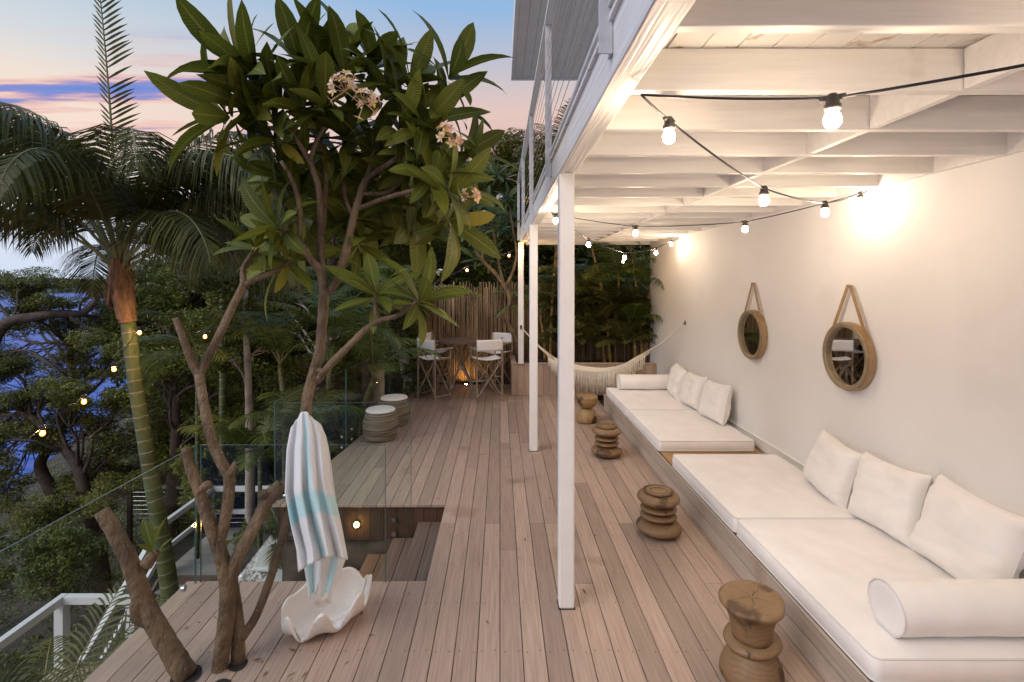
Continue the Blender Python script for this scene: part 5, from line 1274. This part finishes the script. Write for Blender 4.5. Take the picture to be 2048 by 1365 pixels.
clump_tree('fig_tree', 'dense dark tree standing behind the frangipani crown', (640, 820, 15), [(650, 700, 15), (660, 600, 15), (670, 480, 15)],
           scatter(460, 800, 360, 640, 26, 60, 44, 13, 17), m_lf_dark, m_bark_pale, n=820, s=.15, seed=47, tr0=.2)
clump_tree('fig_tree', 'dense dark tree with pale leaning stems above the stick fence', (820, 780, 15.5), [(800, 640, 15.5), (812, 520, 15.5), (836, 430, 15.5), (850, 370, 15.5)],
           scatter(740, 1020, 330, 570, 22, 58, 42, 13.5, 18), m_lf_fig, m_bark_pale, n=900, s=.14, seed=48, tr0=.17)
clump_tree('fig_tree', 'rounded treetop against the pink sky beside the balcony', (1000, 760, 19), [(1000, 600, 19), (1005, 480, 19), (1000, 380, 19)],
           scatter(950, 1120, 300, 480, 14, 52, 40, 17, 21), m_lf_mid, m_bark_dark, n=900, s=.16, seed=49, tr0=.2)
# low planting on the slope under the trees
clump_tree('shrub', 'dark shrub on the slope below the lower steps', (110, 1230, 11), [(110, 1200, 11), (105, 1160, 11)], scatter(-20, 190, 1080, 1180, 9, 46, 28, 10.5, 12), m_lf_dark, m_bark_dark, n=420, s=.11, seed=50, tr0=.05, group='shrubs on the slope')
clump_tree('shrub', 'green shrub hugging the outside of the glass beyond the towel', (650, 900, 8.4), [(650, 860, 8.4), (650, 820, 8.5)], scatter(560, 730, 700, 940, 12, 40, 34, 8.6, 10.5), m_lf_mid, m_bark_dark, n=340, s=.10, seed=52, tr0=.04, group='shrubs on the slope')
clump_tree('shrub', 'dark shrub outside the glass behind the timber posts', (790, 800, 11), [(790, 760, 11), (790, 730, 11)], scatter(690, 830, 600, 790, 12, 40, 34, 10.6, 12.5), m_lf_dark, m_bark_dark, n=340, s=.11, seed=53, tr0=.04, group='shrubs on the slope')
clump_tree('shrub', 'shrub filling the bank under the landing rail', (430, 1130, 12.8), [(430, 1090, 12.8), (430, 1060, 12.8)], scatter(280, 560, 900, 1060, 14, 46, 32, 13, 15), m_lf_dark, m_bark_dark, n=380, s=.12, seed=54, tr0=.05, group='shrubs on the slope')
# second frangipani by the fence
f2 = empty('frangipani_tree', 'smaller white-flowered frangipani leaning over the stick fence', 'tree', loc=tuple(P(1042, 725, 11.1)))
tk = MB(); o2 = f2.location
T([(1042, 735, 11.1), (1036, 686, 11.05), (1018, 652, 11.0), (1015, 624, 11.0), (1020, 602, 11.0), (1011, 576, 11.0), (990, 547, 10.95), (966, 523, 10.9), (950, 500, 10.9)], [18, 15, 12, 11, 11, 11, 9, 8, 6])
T([(1011, 576, 11.0), (1027, 540, 11.0), (1033, 505, 11.0), (1026, 460, 11.0), (1020, 420, 11.0)], [9, 7, 6, 5, 4])
T([(1008, 572, 11.0), (998, 530, 11.2), (990, 480, 11.3), (975, 420, 11.3)], [9, 7, 6, 5]); T([(1017, 650, 11), (1004, 636, 10.95), (998, 632, 10.9)], [9, 7, 5])
T([(966, 523, 10.9), (960, 480, 11), (940, 430, 11), (930, 390, 11)], [7, 6, 5, 4])
tk.v = [(v[0]-o2.x, v[1]-o2.y, v[2]-o2.z) for v in tk.v]; tk.build('trunk', m_bark, f2, smooth=True)
cr = MB()
for k in range(30):
    px, py = rnd(905, 1030), rnd(330, 520); rosette(cr, P(px, py, rnd(10.6, 12))-o2, (rnd(-.5, .5), -.5, .6), 10, rnd(.30, .42), spread=(15, 115))
cr.build('crown', m_frangi_d, f2, smooth=True)
for px, py in ((955, 489), (968, 428), (1000, 395), (880, 545)):
    flowers(P(px, py, 10.55)-o2, 9, .07, None, .03).build('flower_cluster', m_petal_w, f2)
# far mass of bush closing the view
random.seed(77); wd = LeafCloud(77)
for k in range(820):
    px = rnd(290, 1560); D = rnd(18.5, 30)
    top = 540 if px < 430 else (400 if px < 900 else (335 if px > 1060 else 345))
    py = rnd(top, 800)
    wd.add(tuple(P(px, py, D)), (1.6, 1.6, 1.25), 330, .36, .6, .2)
o = wd.build('woods', m_lf_dark); tag(o, 'dark bush closing the view behind the garden', 'woods', kind='stuff')
gc = LeafCloud(12)
for k in range(1500):
    y = 3.0 + 30*random.random()**1.4; x = -3.0 - .42*max(0, y-6) - 17*random.random()**1.2
    if -8.2 < x < -4.3 and 6.0 < y < 12.8: continue
    if random.random() < .12: continue
    z = ground_z(x, y); r = rnd(.3, .8)
    gc.add((x, y, z+.1), (r, r, rnd(.12, .42)), 90, rnd(.08, .17), .7, .1)
o = gc.build('ground_cover', m_lf_dark); tag(o, 'dark low plants covering the slope', 'ground cover', kind='stuff')
# fallen leaves and twigs on the deck
random.seed(3); lt = MB()
for k in range(130):
    x, y = (rnd(-2.1, 1.7), rnd(2.1, 9.5)) if k < 70 else (rnd(-2.25, -.3), rnd(2.2, 3.95))
    if x < -.5 and 3.9 < y < 5.45: continue
    a = rnd(0, 6.28); L = rnd(.008, .038); w = L*rnd(.10, .3); dx, dy = math.cos(a)*L, math.sin(a)*L; ex, ey = -math.sin(a)*w, math.cos(a)*w
    lt.add([(x-dx, y-dy, .004), (x+ex, y+ey, .007), (x+dx, y+dy, .010), (x-ex, y-ey, .006)], [(0, 1, 2, 3)])
o = lt.build('leaf_litter', pmat('dry_leaf', (.10, .05, .025), (.20, .11, .05), 4, .8)); tag(o, 'scattered dry leaf scraps and twigs on the deck', 'litter', kind='stuff')
